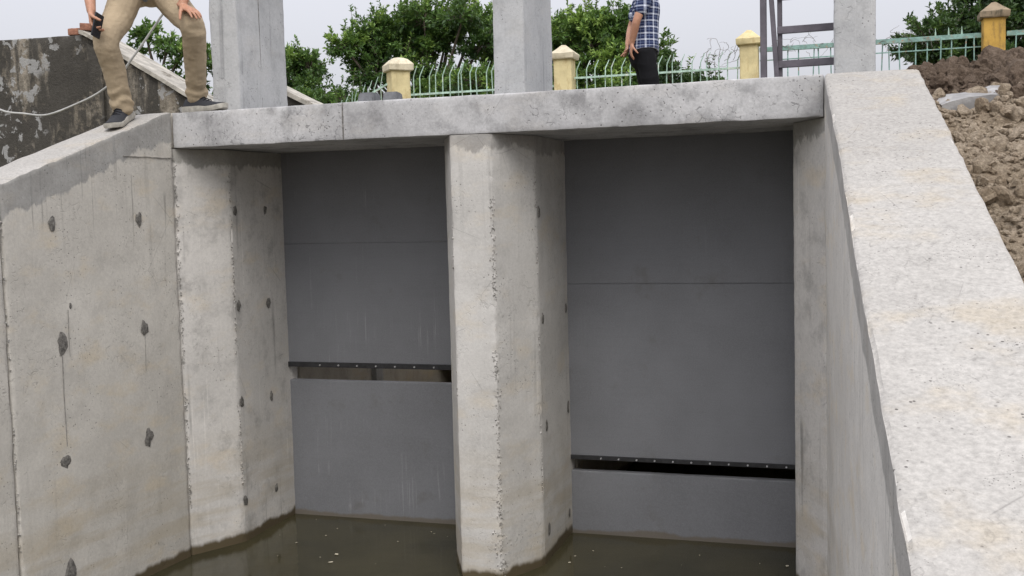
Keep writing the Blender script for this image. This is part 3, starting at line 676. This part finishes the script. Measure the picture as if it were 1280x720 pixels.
# bars start well under the sight line
bA = bentbar('bar', .6, 4.26-GZ, 4.42-GZ, .009, .075); bB = bentbar('bar', .6, 4.20-GZ, 4.33-GZ, .0085, .06); bC = tubemesh('bar', [(0, 0, .6), (0, 0, 4.34-GZ)], [.009, .005], 5); bD = tubemesh('bar', [(0, 0, .6), (0, 0, 4.31-GZ)], .009, 5)
span(-2.78, -.42, .122, bA, [(3.985, .03, .03), (3.55, .03, .03)], 'pale green fence with tips bent over, left of the middle column', M_green)
span(-.12, 2.31, .128, bB, [(4.085, .03, .028), (3.6, .03, .03)], 'pale green fence with bent tips behind the man in plaid', M_green)
span(2.58, 5.47, .152, bD, [(4.315, .05, .062), (4.165, .015, .015), (3.6, .04, .04)], 'teal fence with thick top rail between the steel frame and the mossy post', M_teal, spikes=4.9)
span(5.78, 8.5, .152, bD, [(4.315, .05, .062), (3.6, .04, .04)], 'teal fence running behind the earth heap at the right edge', M_teal)
span(-5.2, -3.14, .118, bentbar('bar', .4, 4.24-GZ, 4.42-GZ, .009, .085), [(4.20, .03, .03), (3.75, .03, .03)], 'pale green fence stepping downhill left of the cream capped post', M_green, lambda x: .47*(x+3.1))
# dry creeper and wire along the fence
rs = random.Random(21)
def creeper(x0, x1, z, label, n, r=.004, amp=.06):
    bm = bmesh.new()
    for i in range(n):
        x = x0+(x1-x0)*(i+rs.random())/n; P = [V((x, FY-.03, z+rs.uniform(-.12, .05)))]; d = V((rs.uniform(-.5, 1), rs.uniform(-.2, .2), rs.uniform(.3, 1)))
        for k in range(rs.randint(5, 9)):
            d = (d+V((rs.uniform(-.9, .9), rs.uniform(-.3, .3), rs.uniform(-.9, .6)))).normalized(); P.append(P[-1]+d*rs.uniform(.03, amp))
        tube(bm, P, [r*(1-.6*j/len(P)) for j in range(len(P))], 4, 2, caps=False)
    return tagp(put('dry_creeper', mesh_of(bm, 'dry_creeper'), M_wire), label, 'creeper')
creeper(1.75, 2.30, 4.27, 'thin dry creeper tangled on the bars left of the steel frame', 16)
creeper(2.7, 3.75, 4.36, 'thin dry creeper on the thick rail seen through the steel frame', 20, .0035, .05)
creeper(3.95, 4.9, 4.35, 'thin dry creeper on the teal rail right of the right column', 12, .0035, .05)

# ---------------------------------------------------------------- trees
def tree(name, label, base, clumps, leaf=.108, mat=None, seed=1, twigs=36, per=40, shoots=0, group='trees behind the fence'):
    r_ = random.Random(seed); e = empty(name, base, label, 'tree', group); B = V(base)
    bm = bmesh.new(); verts = []; faces = []; tone = []
    cx = sum(c_[0] for c_ in clumps)/len(clumps); cz = min(c_[2]-c_[5] for c_ in clumps)
    fork = V((B.x+(cx-B.x)*.3, B.y, max(B.z+.5, cz-.1)))
    tube(bm, [B-B, (fork-B)*.5+V((.05, .03, 0)), fork-B], [.13, .10, .085], 8, 3)
    def add_leaf(p, d, s, tn):
        side = d.cross(V((r_.gauss(0, 1), r_.gauss(0, 1), r_.gauss(0, 1)+1.5))).normalized(); up = side.cross(d).normalized()
        i = len(verts); k = s*.23; mid = p+d*s*.45
        verts.extend([p, mid+side*k+up*k*.35, p+d*s-up*s*.08, mid-side*k+up*k*.35]); faces.extend([(i, i+1, i+2), (i, i+2, i+3)]); tone.extend([tn]*4)
    for (x, y, z, rx, ry, rz, br) in clumps:
        C = V((x, y, z))-B; limb = [fork-B, (fork-B).lerp(C, .5)+V((r_.uniform(-.1, .1), r_.uniform(-.1, .1), .08)), C]
        tube(bm, limb, [.055, .038, .02], 6, 3)
        nt_ = int(twigs*(rx*rz/.36)**.8)+8
        for t in range(nt_):
            a = r_.uniform(0, 2*math.pi); ph = math.asin(r_.uniform(-.8, 1)); 
            dr = V((math.cos(a)*math.cos(ph), math.sin(a)*math.cos(ph), math.sin(ph)))
            tip = C+V((dr.x*rx, dr.y*ry, dr.z*rz))*r_.uniform(.55, 1.06)+V((0, 0, .03))
            st = C.lerp(tip, r_.uniform(.1, .35))
            tube(bm, [st, st.lerp(tip, .5)+V((0, 0, .02)), tip], [.010, .007, .003], 4, 1, caps=False)
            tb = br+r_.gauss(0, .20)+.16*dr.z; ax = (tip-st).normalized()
            for l in range(per):
                f = .25+.78*r_.random()**.75; p = st.lerp(tip, f)+V((r_.gauss(0, 1), r_.gauss(0, 1), r_.gauss(0, 1)))*.030
                d = (ax*.55+V((r_.gauss(0, 1), r_.gauss(0, 1), r_.gauss(0, 1)+.15))*.62).normalized()
                add_leaf(p, d, leaf*r_.uniform(.65, 1.2), max(0, min(1, tb+r_.gauss(0, .16))))
        for s in range(int(shoots*rx)):
            a = r_.uniform(-1, 1); st = C+V((a*rx*.85, r_.uniform(-.5, .5)*ry, rz*.75*math.sqrt(1-a*a*.7))); tip = st+V((r_.gauss(0, .07), 0, r_.uniform(.22, .46)))
            tube(bm, [st, tip], [.007, .003], 4, 1, caps=False)
            for l in range(26):
                f = r_.random(); d = V((r_.gauss(0, 1), r_.gauss(0, 1), .9)).normalized(); add_leaf(st.lerp(tip, f), d, leaf*.9*r_.uniform(.6, 1.1), max(0, min(1, br+.1+r_.gauss(0, .2))))
    put('trunk', mesh_of(bm, 'trunk', 60), M_bark, e)
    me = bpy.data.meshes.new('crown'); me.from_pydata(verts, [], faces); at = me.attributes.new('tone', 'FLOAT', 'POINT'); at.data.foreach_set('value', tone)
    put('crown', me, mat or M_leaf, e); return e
def fill(x0, x1, ztop, zbot, y, n, rr, seed, br=(.2, .75), dy=.8):
    r_ = random.Random(seed); out = []
    for i in range(n):
        x = x0+(x1-x0)*(i+r_.random())/n; zt = ztop(x); z = r_.uniform(zbot, zt-rr*.7); s = rr*r_.uniform(.75, 1.2)
        out.append((x, y+r_.uniform(-dy, dy), min(z, zt-s*.8), s*1.1, s, s*.9, r_.uniform(*br)))
    return out
def pw(P):
    def f(x):
        for a, b in zip(P, P[1:]):
            if a[0] <= x <= b[0]: return a[1]+(b[1]-a[1])*(x-a[0])/(b[0]-a[0])
        return P[0][1] if x < P[0][0] else P[-1][1]
    return f
topA = pw([(-7.3, 5.5), (-6.9, 5.9), (-6.3, 6.25), (-5.6, 6.55), (-5.2, 6.75), (-4.4, 6.75), (-3.6, 6.4), (-2.9, 6.1), (-2.2, 6.05)])
def edge(top, x0, x1, n, y, rr, seed, br):   # clumps that follow the crown's outline
    r_ = random.Random(seed); return [(x0+(x1-x0)*(i+.5)/n, y+r_.uniform(-.3, .3), top(x0+(x1-x0)*(i+.5)/n)-rr*r_.uniform(.75, 1.15), rr*1.05, rr, rr*.95, r_.uniform(*br)) for i in range(n)]
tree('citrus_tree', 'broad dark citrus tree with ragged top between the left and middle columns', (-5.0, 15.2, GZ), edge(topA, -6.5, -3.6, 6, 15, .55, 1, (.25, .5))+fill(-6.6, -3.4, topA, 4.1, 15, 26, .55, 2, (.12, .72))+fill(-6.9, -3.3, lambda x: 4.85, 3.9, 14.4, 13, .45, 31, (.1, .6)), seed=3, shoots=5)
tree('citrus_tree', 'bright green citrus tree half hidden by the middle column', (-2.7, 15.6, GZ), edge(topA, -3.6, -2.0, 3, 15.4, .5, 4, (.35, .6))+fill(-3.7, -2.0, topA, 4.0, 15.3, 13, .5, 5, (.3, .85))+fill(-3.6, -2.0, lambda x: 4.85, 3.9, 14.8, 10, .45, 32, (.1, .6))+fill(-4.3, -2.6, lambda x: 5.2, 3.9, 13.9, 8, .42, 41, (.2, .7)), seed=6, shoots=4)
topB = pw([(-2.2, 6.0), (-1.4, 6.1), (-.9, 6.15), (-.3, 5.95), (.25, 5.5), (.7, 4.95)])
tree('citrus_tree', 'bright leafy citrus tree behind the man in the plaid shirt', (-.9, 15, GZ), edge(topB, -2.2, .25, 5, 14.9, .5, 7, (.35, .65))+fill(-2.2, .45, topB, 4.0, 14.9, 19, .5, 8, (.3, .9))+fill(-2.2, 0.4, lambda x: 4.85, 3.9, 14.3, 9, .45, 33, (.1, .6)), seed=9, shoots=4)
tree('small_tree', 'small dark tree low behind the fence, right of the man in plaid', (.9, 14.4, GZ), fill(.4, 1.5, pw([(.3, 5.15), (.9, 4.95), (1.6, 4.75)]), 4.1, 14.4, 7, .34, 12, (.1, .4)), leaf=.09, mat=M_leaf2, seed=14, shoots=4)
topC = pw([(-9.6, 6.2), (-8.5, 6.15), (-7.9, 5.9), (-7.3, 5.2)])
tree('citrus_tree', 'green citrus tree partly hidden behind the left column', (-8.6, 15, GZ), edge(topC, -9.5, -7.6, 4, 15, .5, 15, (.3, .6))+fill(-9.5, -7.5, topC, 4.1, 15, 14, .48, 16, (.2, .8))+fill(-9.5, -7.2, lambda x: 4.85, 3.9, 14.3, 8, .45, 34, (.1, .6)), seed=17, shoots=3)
tree('sparse_tree', 'small sparse tree seen between the legs of the man in khaki', (-10.2, 13.2, GZ), [(-10.85, 13, 5.62, .42, .4, .26, .4), (-10.45, 13, 6.05, .34, .3, .28, .45), (-10.0, 13.1, 5.75, .42, .4, .30, .5), (-9.55, 13, 5.55, .40, .4, .34, .5), (-9.9, 13, 5.05, .45, .4, .22, .35), (-10.5, 13, 5.2, .30, .3, .18, .3), (-9.4, 13, 4.95, .3, .3, .25, .35), (-9.0, 13, 5.3, .45, .4, .5, .4)], seed=18, per=30, twigs=34, leaf=.12)
tree('small_tree', 'low shrubby tree behind the downhill fence', (-7.0, 13.2, GZ), fill(-7.6, -5.6, pw([(-7.6, 4.55), (-6.6, 4.75), (-5.6, 4.7)]), 3.9, 13.2, 9, .36, 19, (.2, .6)), leaf=.09, seed=20, shoots=3)
topE = pw([(4.6, 5.0), (5.0, 5.35), (5.5, 5.7), (5.9, 6.1), (7.5, 6.6)])
tree('hedge_tree', 'dark leafy tree behind the mossy capped fence post', (6.2, 15, GZ), edge(topE, 4.75, 7.6, 6, 15, .5, 22, (.15, .4))+fill(5.0, 8, topE, 4.1, 15, 20, .52, 23, (.08, .5)), mat=M_leaf2, seed=24, shoots=4)

# ---------------------------------------------------------------- people
def hand(bm, wrist, yd, zd, sgn, curls, tcurl=.3, spread=.06):
    """palm, four fingers and a thumb; yd = finger direction, zd = towards the palm side, sgn = thumb side"""
    y = V(yd).normalized(); z = V(zd); z = (z-y*z.dot(y)).normalized(); x = y.cross(z)*sgn; w_ = V(wrist)
    P = lambda a, b_, c_: w_+x*a+y*b_+z*c_
    tube(bm, [P(0, -.02, 0), P(.001, .015, 0), P(.003, .05, .002), P(0, .086, 0)], [(.019, .026), (.018, .031), (.016, .040), (.0125, .041)], 12, 3, ref=z)
    tube(bm, [P(.018, .02, .008), P(.030, .045, .012)], [(.014, .016), (.013, .014)], 8, 2, ref=z)
    for i, (bx, L) in enumerate(((.031, .073), (.0105, .081), (-.0105, .075), (-.0305, .060))):
        p = P(bx, .084-abs(bx-.005)*.18, 0); d = (y+x*spread*(bx/.03)).normalized(); pts = [p-d*.012, p]; a = 0
        for j, f in enumerate((.45, .31, .24)):
            a += curls[i]*(.75, 1.1, .8)[j]; dd = d*math.cos(a)+z*math.sin(a); p = p+dd*L*f; pts.append(p.copy())
        tube(bm, pts, [.0092, .0095, .0088, .0080, .0066], 8, 2)
    p = P(.030, .030, .006); d = (x*.72+y*.62+z*.30).normalized(); pts = [p]
    for L in (.036, .031, .024): d = (d+y*.35*tcurl+z*.9*tcurl-x*.5*tcurl).normalized(); p = p+d*L; pts.append(p.copy())
    tube(bm, pts, [.0125, .0110, .0098, .0078], 8, 2)

def head(bm, c_, f, up):
    """skull, jaw, nose, lips and ears; f = facing direction"""
    f = V(f).normalized(); up = V(up); up = (up-f*up.dot(f)).normalized(); s = f.cross(up); c_ = V(c_)
    P = lambda a, b_, z: c_+f*a+s*b_+up*z
    tube(bm, [P(-.02, 0, -.09), P(-.012, 0, -.04), P(-.008, 0, .02), P(-.012, 0, .07), P(-.016, 0, .098)], [(.062, .056), (.085, .068), (.094, .074), (.080, .064), (.045, .038)], 18, 4, ref=f)
    tube(bm, [P(.035, 0, -.095), P(.055, 0, -.055), P(.062, 0, .0)], [(.026, .034), (.030, .044), (.026, .052)], 14, 3, ref=f)
    tube(bm, [P(.083, 0, .018), P(.096, 0, -.006), P(.104, 0, -.024)], [.008, .010, .013], 8, 2)
    for b_ in (-.011, .011): tube(bm, [P(.094, b_, -.026), P(.090, b_*1.3, -.022)], [.008, .007], 6, 2)
    tube(bm, [P(.080, -.022, -.056), P(.089, 0, -.053), P(.080, .022, -.056)], [.005, .0065, .005], 6, 3); tube(bm, [P(.079, -.018, -.066), P(.087, 0, -.066), P(.079, .018, -.066)], [.005, .0075, .005], 6, 3)
    for b_ in (-1, 1): tube(bm, [P(-.005, b_*.074, -.03), P(-.014, b_*.082, .0), P(-.012, b_*.080, .024)], [(.012, .006), (.018, .007), (.012, .005)], 8, 3, ref=f)
    return P
def hair(P, f, parent):
    bm = bmesh.new(); tube(bm, [P(-.035, 0, -.045), P(-.028, 0, .02), P(-.020, 0, .072), P(-.016, 0, .108)], [(.072, .066), (.086, .080), (.084, .073), (.046, .042)], 18, 4, ref=f)
    me = fuse(bm, 'hair', .009, 2)
    for v in me.vertices: v.co += V(noise.noise_vector(v.co*60))*.004
    child(put('hair', me, M_hair), parent)
    for b_ in (-.031, .031):
        bm = bmesh.new(); bmesh.ops.create_uvsphere(bm, u_segments=12, v_segments=8, radius=.0115, matrix=Matrix.Translation(P(.074, b_, .004))); e = child(put('eye', mesh_of(bm, 'eye', 80), M_eye), parent)
        bm = bmesh.new(); bmesh.ops.create_uvsphere(bm, u_segments=8, v_segments=6, radius=.0058, matrix=Matrix.Translation(P(.0815, b_, .003))); o = put('iris', mesh_of(bm, 'iris', 80), M_iris); o.parent = e
        e2 = tubemesh('brow', [P(.080, b_-.016, .020), P(.085, b_, .026), P(.078, b_+.016, .020)], [.003, .004, .003], 6, 3); child(put('brow', e2, M_hair), parent)
def wrinkle(me, amp, f=9, st=(1, 1, 1)):
    me.update(); N_ = [v.normal.copy() for v in me.vertices]
    for v, n_ in zip(me.vertices, N_):
        q = V((v.co.x*st[0], v.co.y*st[1], v.co.z*st[2])); v.co += n_*(amp*(1-2.2*abs(noise.noise(q*f)))+amp*.5*noise.noise(q*f*2.3))
    return me
def shoe(parent, heel, toe, wd, mu, ms, up=V((0, 0, 1))):
    """sole with toe spring, knitted upper, collar and laces"""
    heel, toe = V(heel), V(toe); L = (toe-heel).length; y = (toe-heel)/L; x = y.cross(up).normalized(); z = x.cross(y)
    T = Matrix((x, y, z)).transposed().to_4x4(); T.translation = heel
    prof = [(0, .55), (.04, .78), (.15, .88), (.30, .82), (.45, .80), (.62, .95), (.78, 1.0), (.90, .82), (.97, .52), (1.0, .2)]
    bm = bmesh.new(); rows = []
    for k, (t, wv) in enumerate(prof):
        sp = .018*max(0, (t-.72)/.28)**1.6; h = .036 if t < .5 else .029
        rows.append([bm.verts.new(T @ V((wd/2*wv*a, t*L, zz))) for a, zz in ((-.90, sp), (-1.04, sp+h*.5), (-.98, sp+h), (.98, sp+h), (1.04, sp+h*.5), (.90, sp))])
    for a, b_ in zip(rows, rows[1:]):
        for k in range(6): bm.faces.new((a[k], a[(k+1) % 6], b_[(k+1) % 6], b_[k]))
    bm.faces.new(rows[0]); bm.faces.new(rows[-1][::-1]); bmesh.ops.recalc_face_normals(bm, faces=bm.faces)
    sh = child(put('shoe', None), parent); sh.empty_display_size = .05
    def sub(nm, me, m): o = put(nm, me, m); o.parent = sh
    sub('sole', mesh_of(bm, 'sole', 50), ms)
    bm = bmesh.new(); hs_ = [(.015, .50, .060), (.06, .70, .088), (.14, .78, .100), (.25, .76, .104), (.36, .75, .098), (.48, .78, .084), (.62, .88, .068), (.76, .92, .055), (.88, .80, .046), (.955, .5, .037)]
    rows = []
    for t, wv, h in hs_:
        sp = .018*max(0, (t-.72)/.28)**1.6; rows.append([bm.verts.new(T @ V((wd/2*wv*math.cos(math.pi*k/12)*(1-.16*math.sin(math.pi*k/12)), t*L, sp+.018+(h-.018)*math.sin(math.pi*k/12)**.85))) for k in range(13)])
    for a, b_ in zip(rows, rows[1:]):
        for k in range(12): bm.faces.new((a[k], a[k+1], b_[k+1], b_[k]))
    for r_ in (rows[0], rows[-1]): bm.faces.new(r_)
    bmesh.ops.recalc_face_normals(bm, faces=bm.faces); bmesh.ops.subdivide_edges(bm, edges=bm.edges[:], cuts=1, use_grid_fill=True, smooth=.3)
    sub('upper', mesh_of(bm, 'upper', 60), mu)
    bm = bmesh.new()
    for t, h in ((.40, .100), (.47, .091), (.54, .082), (.61, .074)):
        tube(bm, [T @ V((-.026, t*L-.006, h-.012)), T @ V((0, t*L+.004, h+.001)), T @ V((.026, t*L-.006, h-.012))], .0032, 5, 3)
    tube(bm, [T @ V((.0, .39*L, .104)), T @ V((.025, .36*L, .107)), T @ V((.032, .40*L, .088))], .0028, 5, 3)
    sub('lace', mesh_of(bm, 'lace', 60), M_lace)

# man in khaki trousers, half crouched with a foot on the wing wall and a foot on the deck
aL, kL, hL = V((-.352, -1.265, 2.85)), V((-.315, -1.43, 3.225)), V((-.345, -1.17, 3.555))
aR, kR, hR = V((-.056, -.92, 2.93)), V((.097, -1.16, 3.315)), V((-.175, -1.03, 3.56))
p1 = empty('person', (-.25, -1.1, ZT), 'person in khaki trousers and charcoal shoes bending with hands at the knees', 'person')
wrL, elL, shL = V((-.320, -1.545, 3.375)), V((-.420, -1.44, 3.63)), V((-.31, -1.37, 3.89))
wrR, elR, shR = V((.060, -1.20, 3.435)), V((.085, -1.13, 3.67)), V((.02, -1.19, 3.90))
bm = bmesh.new(); pel = (hL+hR)/2+V((0, .02, .03)); che = (shL+shR)/2
tube(bm, [pel, pel.lerp(che, .5)+V((0, .03, .02)), che], [.10, .10, .10], 14, 3)
tube(bm, [shL, che+V((0, 0, .03)), shR], [.055, .07, .055], 12, 3)
nk = che+V((.01, -.03, .05)); hc = che+V((.07, -.10, .20)); tube(bm, [nk, hc-V((.02, -.03, .09))], [.058, .056], 12, 2)
fc = V((.62, -.74, -.30)); Ph = head(bm, hc, fc, (.1, -.1, 1))
for s_, e_, w_ in ((shL, elL, wrL), (shR, elR, wrR)): tube(bm, [s_, s_.lerp(e_, .5), e_, e_.lerp(w_, .4), w_], [.050, .046, .038, .038, .026], 12, 3)
for h_, k_, a_ in ((hL, kL, aL), (hR, kR, aR)): tube(bm, [h_, h_.lerp(k_, .5), k_, k_.lerp(a_, .35), a_, a_-V((0, 0, .05))], [.070, .058, .046, .042, .032, .032], 12, 3)
hand(bm, wrL, (.20, -.12, -.97), (.92, .25, .15), 1, (.62, .62, .60, .55), .35, .02)
hand(bm, wrR, (.84, -.22, -.42), (-.38, .25, -.86), -1, (.20, .22, .24, .28), .15, .16)
child(put('body', fuse(bm, 'body', .0045, 3), M_skin), p1); hair(Ph, fc, p1)
bm = bmesh.new()
tube(bm, [hL+V((-.02, .04, .0)), pel+V((0, .03, .01)), hR+V((.02, .05, .0))], [.10, .105, .10], 16, 3); tube(bm, [pel+V((0, .02, .0)), pel.lerp(che, .22)], [(.115), (.118)], 16, 2)
for h_, k_, a_ in ((hL, kL, aL), (hR, kR, aR)):
    m_ = h_.lerp(k_, .5)
    tube(bm, [h_, m_+V((0, .01, -.012)), k_+V((0, -.004, 0)), k_.lerp(a_, .4)+V((0, .006, 0)), k_.lerp(a_, .8), a_+V((0, 0, .012))], [.098, .086, .072, .066, .061, .060], 16, 4)
    tube(bm, [k_.lerp(a_, .90)+V((0, 0, .01)), a_+V((.006, -.008, .004))], [.064, .067], 14, 2)
me = fuse(bm, 'trousers', .006, 4); wrinkle(me, .0025, 6, (1, 1, 1.9)); wrinkle(me, .0016, 13, (1, 1.2, 2.4)); wrinkle(me, .0008, 30, (1, 1.2, 1.8))
for v in me.vertices:     # bunched cloth above the shoes
    for a_ in (aL, aR):
        d = v.co.z-a_.z
        if abs(d-.03) < .09 and (v.co.xy-a_.xy).length < .12: v.co.xy += (v.co.xy-a_.xy).normalized()*.007*math.sin(d*95+4*noise.noise(v.co*9))*(1-abs(d-.03)/.09)
child(put('trousers', me, M_khaki), p1)
bm = bmesh.new(); tube(bm, [pel.lerp(che, .10), pel.lerp(che, .5)+V((0, .03, .02)), che-V((0, 0, .01))], [.125, .128, .122], 16, 4); tube(bm, [shL+V((-.01, 0, .0)), che+V((0, .01, .035)), shR+V((.01, 0, 0))], [.070, .082, .070], 14, 3)
for s_, e_ in ((shL, elL), (shR, elR)): tube(bm, [s_, s_.lerp(e_, .72)], [.068, .064], 12, 2)
child(put('shirt', wrinkle(fuse(bm, 'shirt', .009, 4), .005, 8), M_shirt), p1)
shoe(p1, (-.380, -1.165, 2.795), (-.292, -1.465, 2.692), .118, M_shoe, M_sole, V((0, -.3, 1)))
shoe(p1, (-.142, -.925, ZT+.002), (.182, -.965, ZT+.002), .116, M_shoe, M_sole)
# phone in the hand at the knee
ph = empty('phone', (-.262, -1.572, 3.285), 'dark phone held at the knee by the man in khaki', 'phone')
ph.rotation_euler = (R(-14), R(6), R(0))
put('case', boxmesh('case', -.005, .005, -.036, .036, -.070, .070, bev=.004, smooth=40), M_phone, ph); put('screen', boxmesh('screen', .0052, .0062, -.033, .033, -.066, .066), M_screen, ph)

# man in the plaid shirt farther back on the embankment
p2 = empty('person', (1.885, 4.0, GZ), 'person in navy plaid shirt and black trousers standing side on beyond the deck', 'person')
f2 = V((.93, .37, 0)).normalized(); s2 = V((f2.y, -f2.x, 0)); O2 = V((1.885, 4.0, GZ))
Q = lambda a, b_, z: O2+f2*a+s2*b_+V((0, 0, z))
bm = bmesh.new()
tube(bm, [Q(-.01, 0, .90), Q(.0, 0, 1.10), Q(.01, 0, 1.30), Q(-.01, 0, 1.42)], [(.10, .14), (.095, .13), (.105, .15), (.07, .12)], 16, 3, ref=f2)
tube(bm, [Q(-.01, 0, 1.40), Q(.01, 0, 1.50)], [.058, .055], 12, 2); Ph2 = head(bm, Q(.035, 0, 1.595), f2, (0, 0, 1))
arms2 = [(Q(-.01, .175, 1.39), Q(-.125, .215, 1.13), Q(-.165, .135, .915)), (Q(-.01, -.175, 1.39), Q(-.10, -.215, 1.13), Q(-.17, -.06, .93))]
for s_, e_, w_ in arms2: tube(bm, [s_, s_.lerp(e_, .5), e_, e_.lerp(w_, .4), w_], [.052, .048, .040, .039, .027], 12, 3)
for b_ in (-.085, .085): tube(bm, [Q(0, b_, .88), Q(.01, b_, .48), Q(-.01, b_*1.1, .10), Q(-.01, b_*1.1, .06)], [.08, .052, .036, .036], 12, 4)
hand(bm, arms2[0][2], (V((0, 0, -1))-f2*.10-s2*.10), f2, 1, (.30, .30, .32, .35), .2)
hand(bm, arms2[1][2], (V((0, 0, -.75))-f2*.15+s2*.6), f2*-1, 1, (.35, .35, .35, .4), .2)
child(put('body', fuse(bm, 'body', .006, 2), M_skin), p2); hair(Ph2, f2, p2)
bm = bmesh.new(); tube(bm, [Q(-.03, 0, .80), Q(-.022, 0, .93), Q(-.005, 0, 1.02)], [(.142, .172), (.138, .172), (.118, .155)], 18, 3, ref=f2)
for b_ in (-.088, .088): tube(bm, [Q(-.03, b_, .84), Q(.01, b_, .62), Q(.03, b_, .46), Q(.0, b_*1.1, .20), Q(-.01, b_*1.1, .07)], [.102, .092, .080, .076, .078], 14, 4)
child(put('trousers', wrinkle(fuse(bm, 'trousers', .010, 3), .005, 7), M_black), p2)
bm = bmesh.new(); tube(bm, [Q(-.02, 0, .82), Q(-.018, 0, .95), Q(.0, 0, 1.12), Q(.012, 0, 1.30), Q(-.008, 0, 1.41)], [(.150, .180), (.145, .178), (.128, .165), (.128, .175), (.085, .15)], 22, 4, ref=f2, caps=False)
for s_, e_, w_ in arms2: tube(bm, [s_+V((0, 0, .0)), s_.lerp(e_, .62)], [.074, .068], 14, 2)
tube(bm, [arms2[0][0], Q(-.01, 0, 1.43), arms2[1][0]], [.066, .062, .066], 12, 3)
me = fuse(bm, 'shirt', .009, 2); wrinkle(me, .006, 6, (1, 1, .8))
at = me.attributes.new('cloth_uv', 'FLOAT_VECTOR', 'POINT')
at.data.foreach_set('vector', [c_ for v in me.vertices for c_ in (math.atan2((v.co-O2).dot(s2), (v.co-O2).dot(f2))*.155, v.co.z, 0)])
for v in me.vertices:      # shirt tail: cut higher at the sides, longer front and back
    if v.co.z < GZ+.90:
        a = math.atan2((v.co-O2).dot(s2), (v.co-O2).dot(f2)); v.co.z += .055*abs(math.sin(a))*(GZ+.90-v.co.z)/.09
child(put('shirt', me, M_plaid), p2)
for b_ in (-.095, .095): shoe(p2, Q(-.09, b_, .002), Q(.19, b_, .002), .10, M_black, M_rubber)

# slack cable from the left column across to the old wall
tagp(put('cable', tubemesh('cable', [(-.33, -.26, 4.3), (-.36, -.45, 3.95), (-.43, -.6, 3.60), (-.504, -.62, 3.5), (-.63, -.62, 3.362), (-.765, -.62, 3.222), (-.865, -.6, 3.138), (-1.03, -.6, 3.04), (-1.198, -.6, 2.978), (-1.471, -.6, 2.908), (-1.674, -.6, 2.926), (-1.88, -.6, 2.964), (-2.4, -.3, 3.15), (-3.4, .3, 3.45), (-4.2, .99, 3.6)], .0075, 8, 5), M_cable), 'slack grey cable hanging in front of the mouldy wall behind the khaki legs', 'cable')

# flecks floating on the water
bm = bmesh.new(); rs = random.Random(5)
for i in range(70):
    x, y = rs.uniform(.1, 3.5), rs.uniform(-2.2, -.05)
    if XB-.1 < x < XC+.1 and y > YF-.1: continue
    s = rs.choice([.004, .005, .006, .008, .016])*rs.uniform(.7, 1.3); a = rs.uniform(0, 3.1); k = rs.uniform(.25, .8)
    pts = [V((math.cos(t)*s, math.sin(t)*s*k, .003+.002*rs.random())) for t in (0, 1.3, 2.4, 3.3, 4.4, 5.4)]
    bm.faces.new([bm.verts.new(V((x, y, 0))+Matrix.Rotation(a, 3, 'Z') @ p) for p in pts])
tagp(put('floating_flecks', mesh_of(bm, 'floating_flecks'), M_debris), 'pale flecks floating on the murky water', 'flecks', kind='stuff')
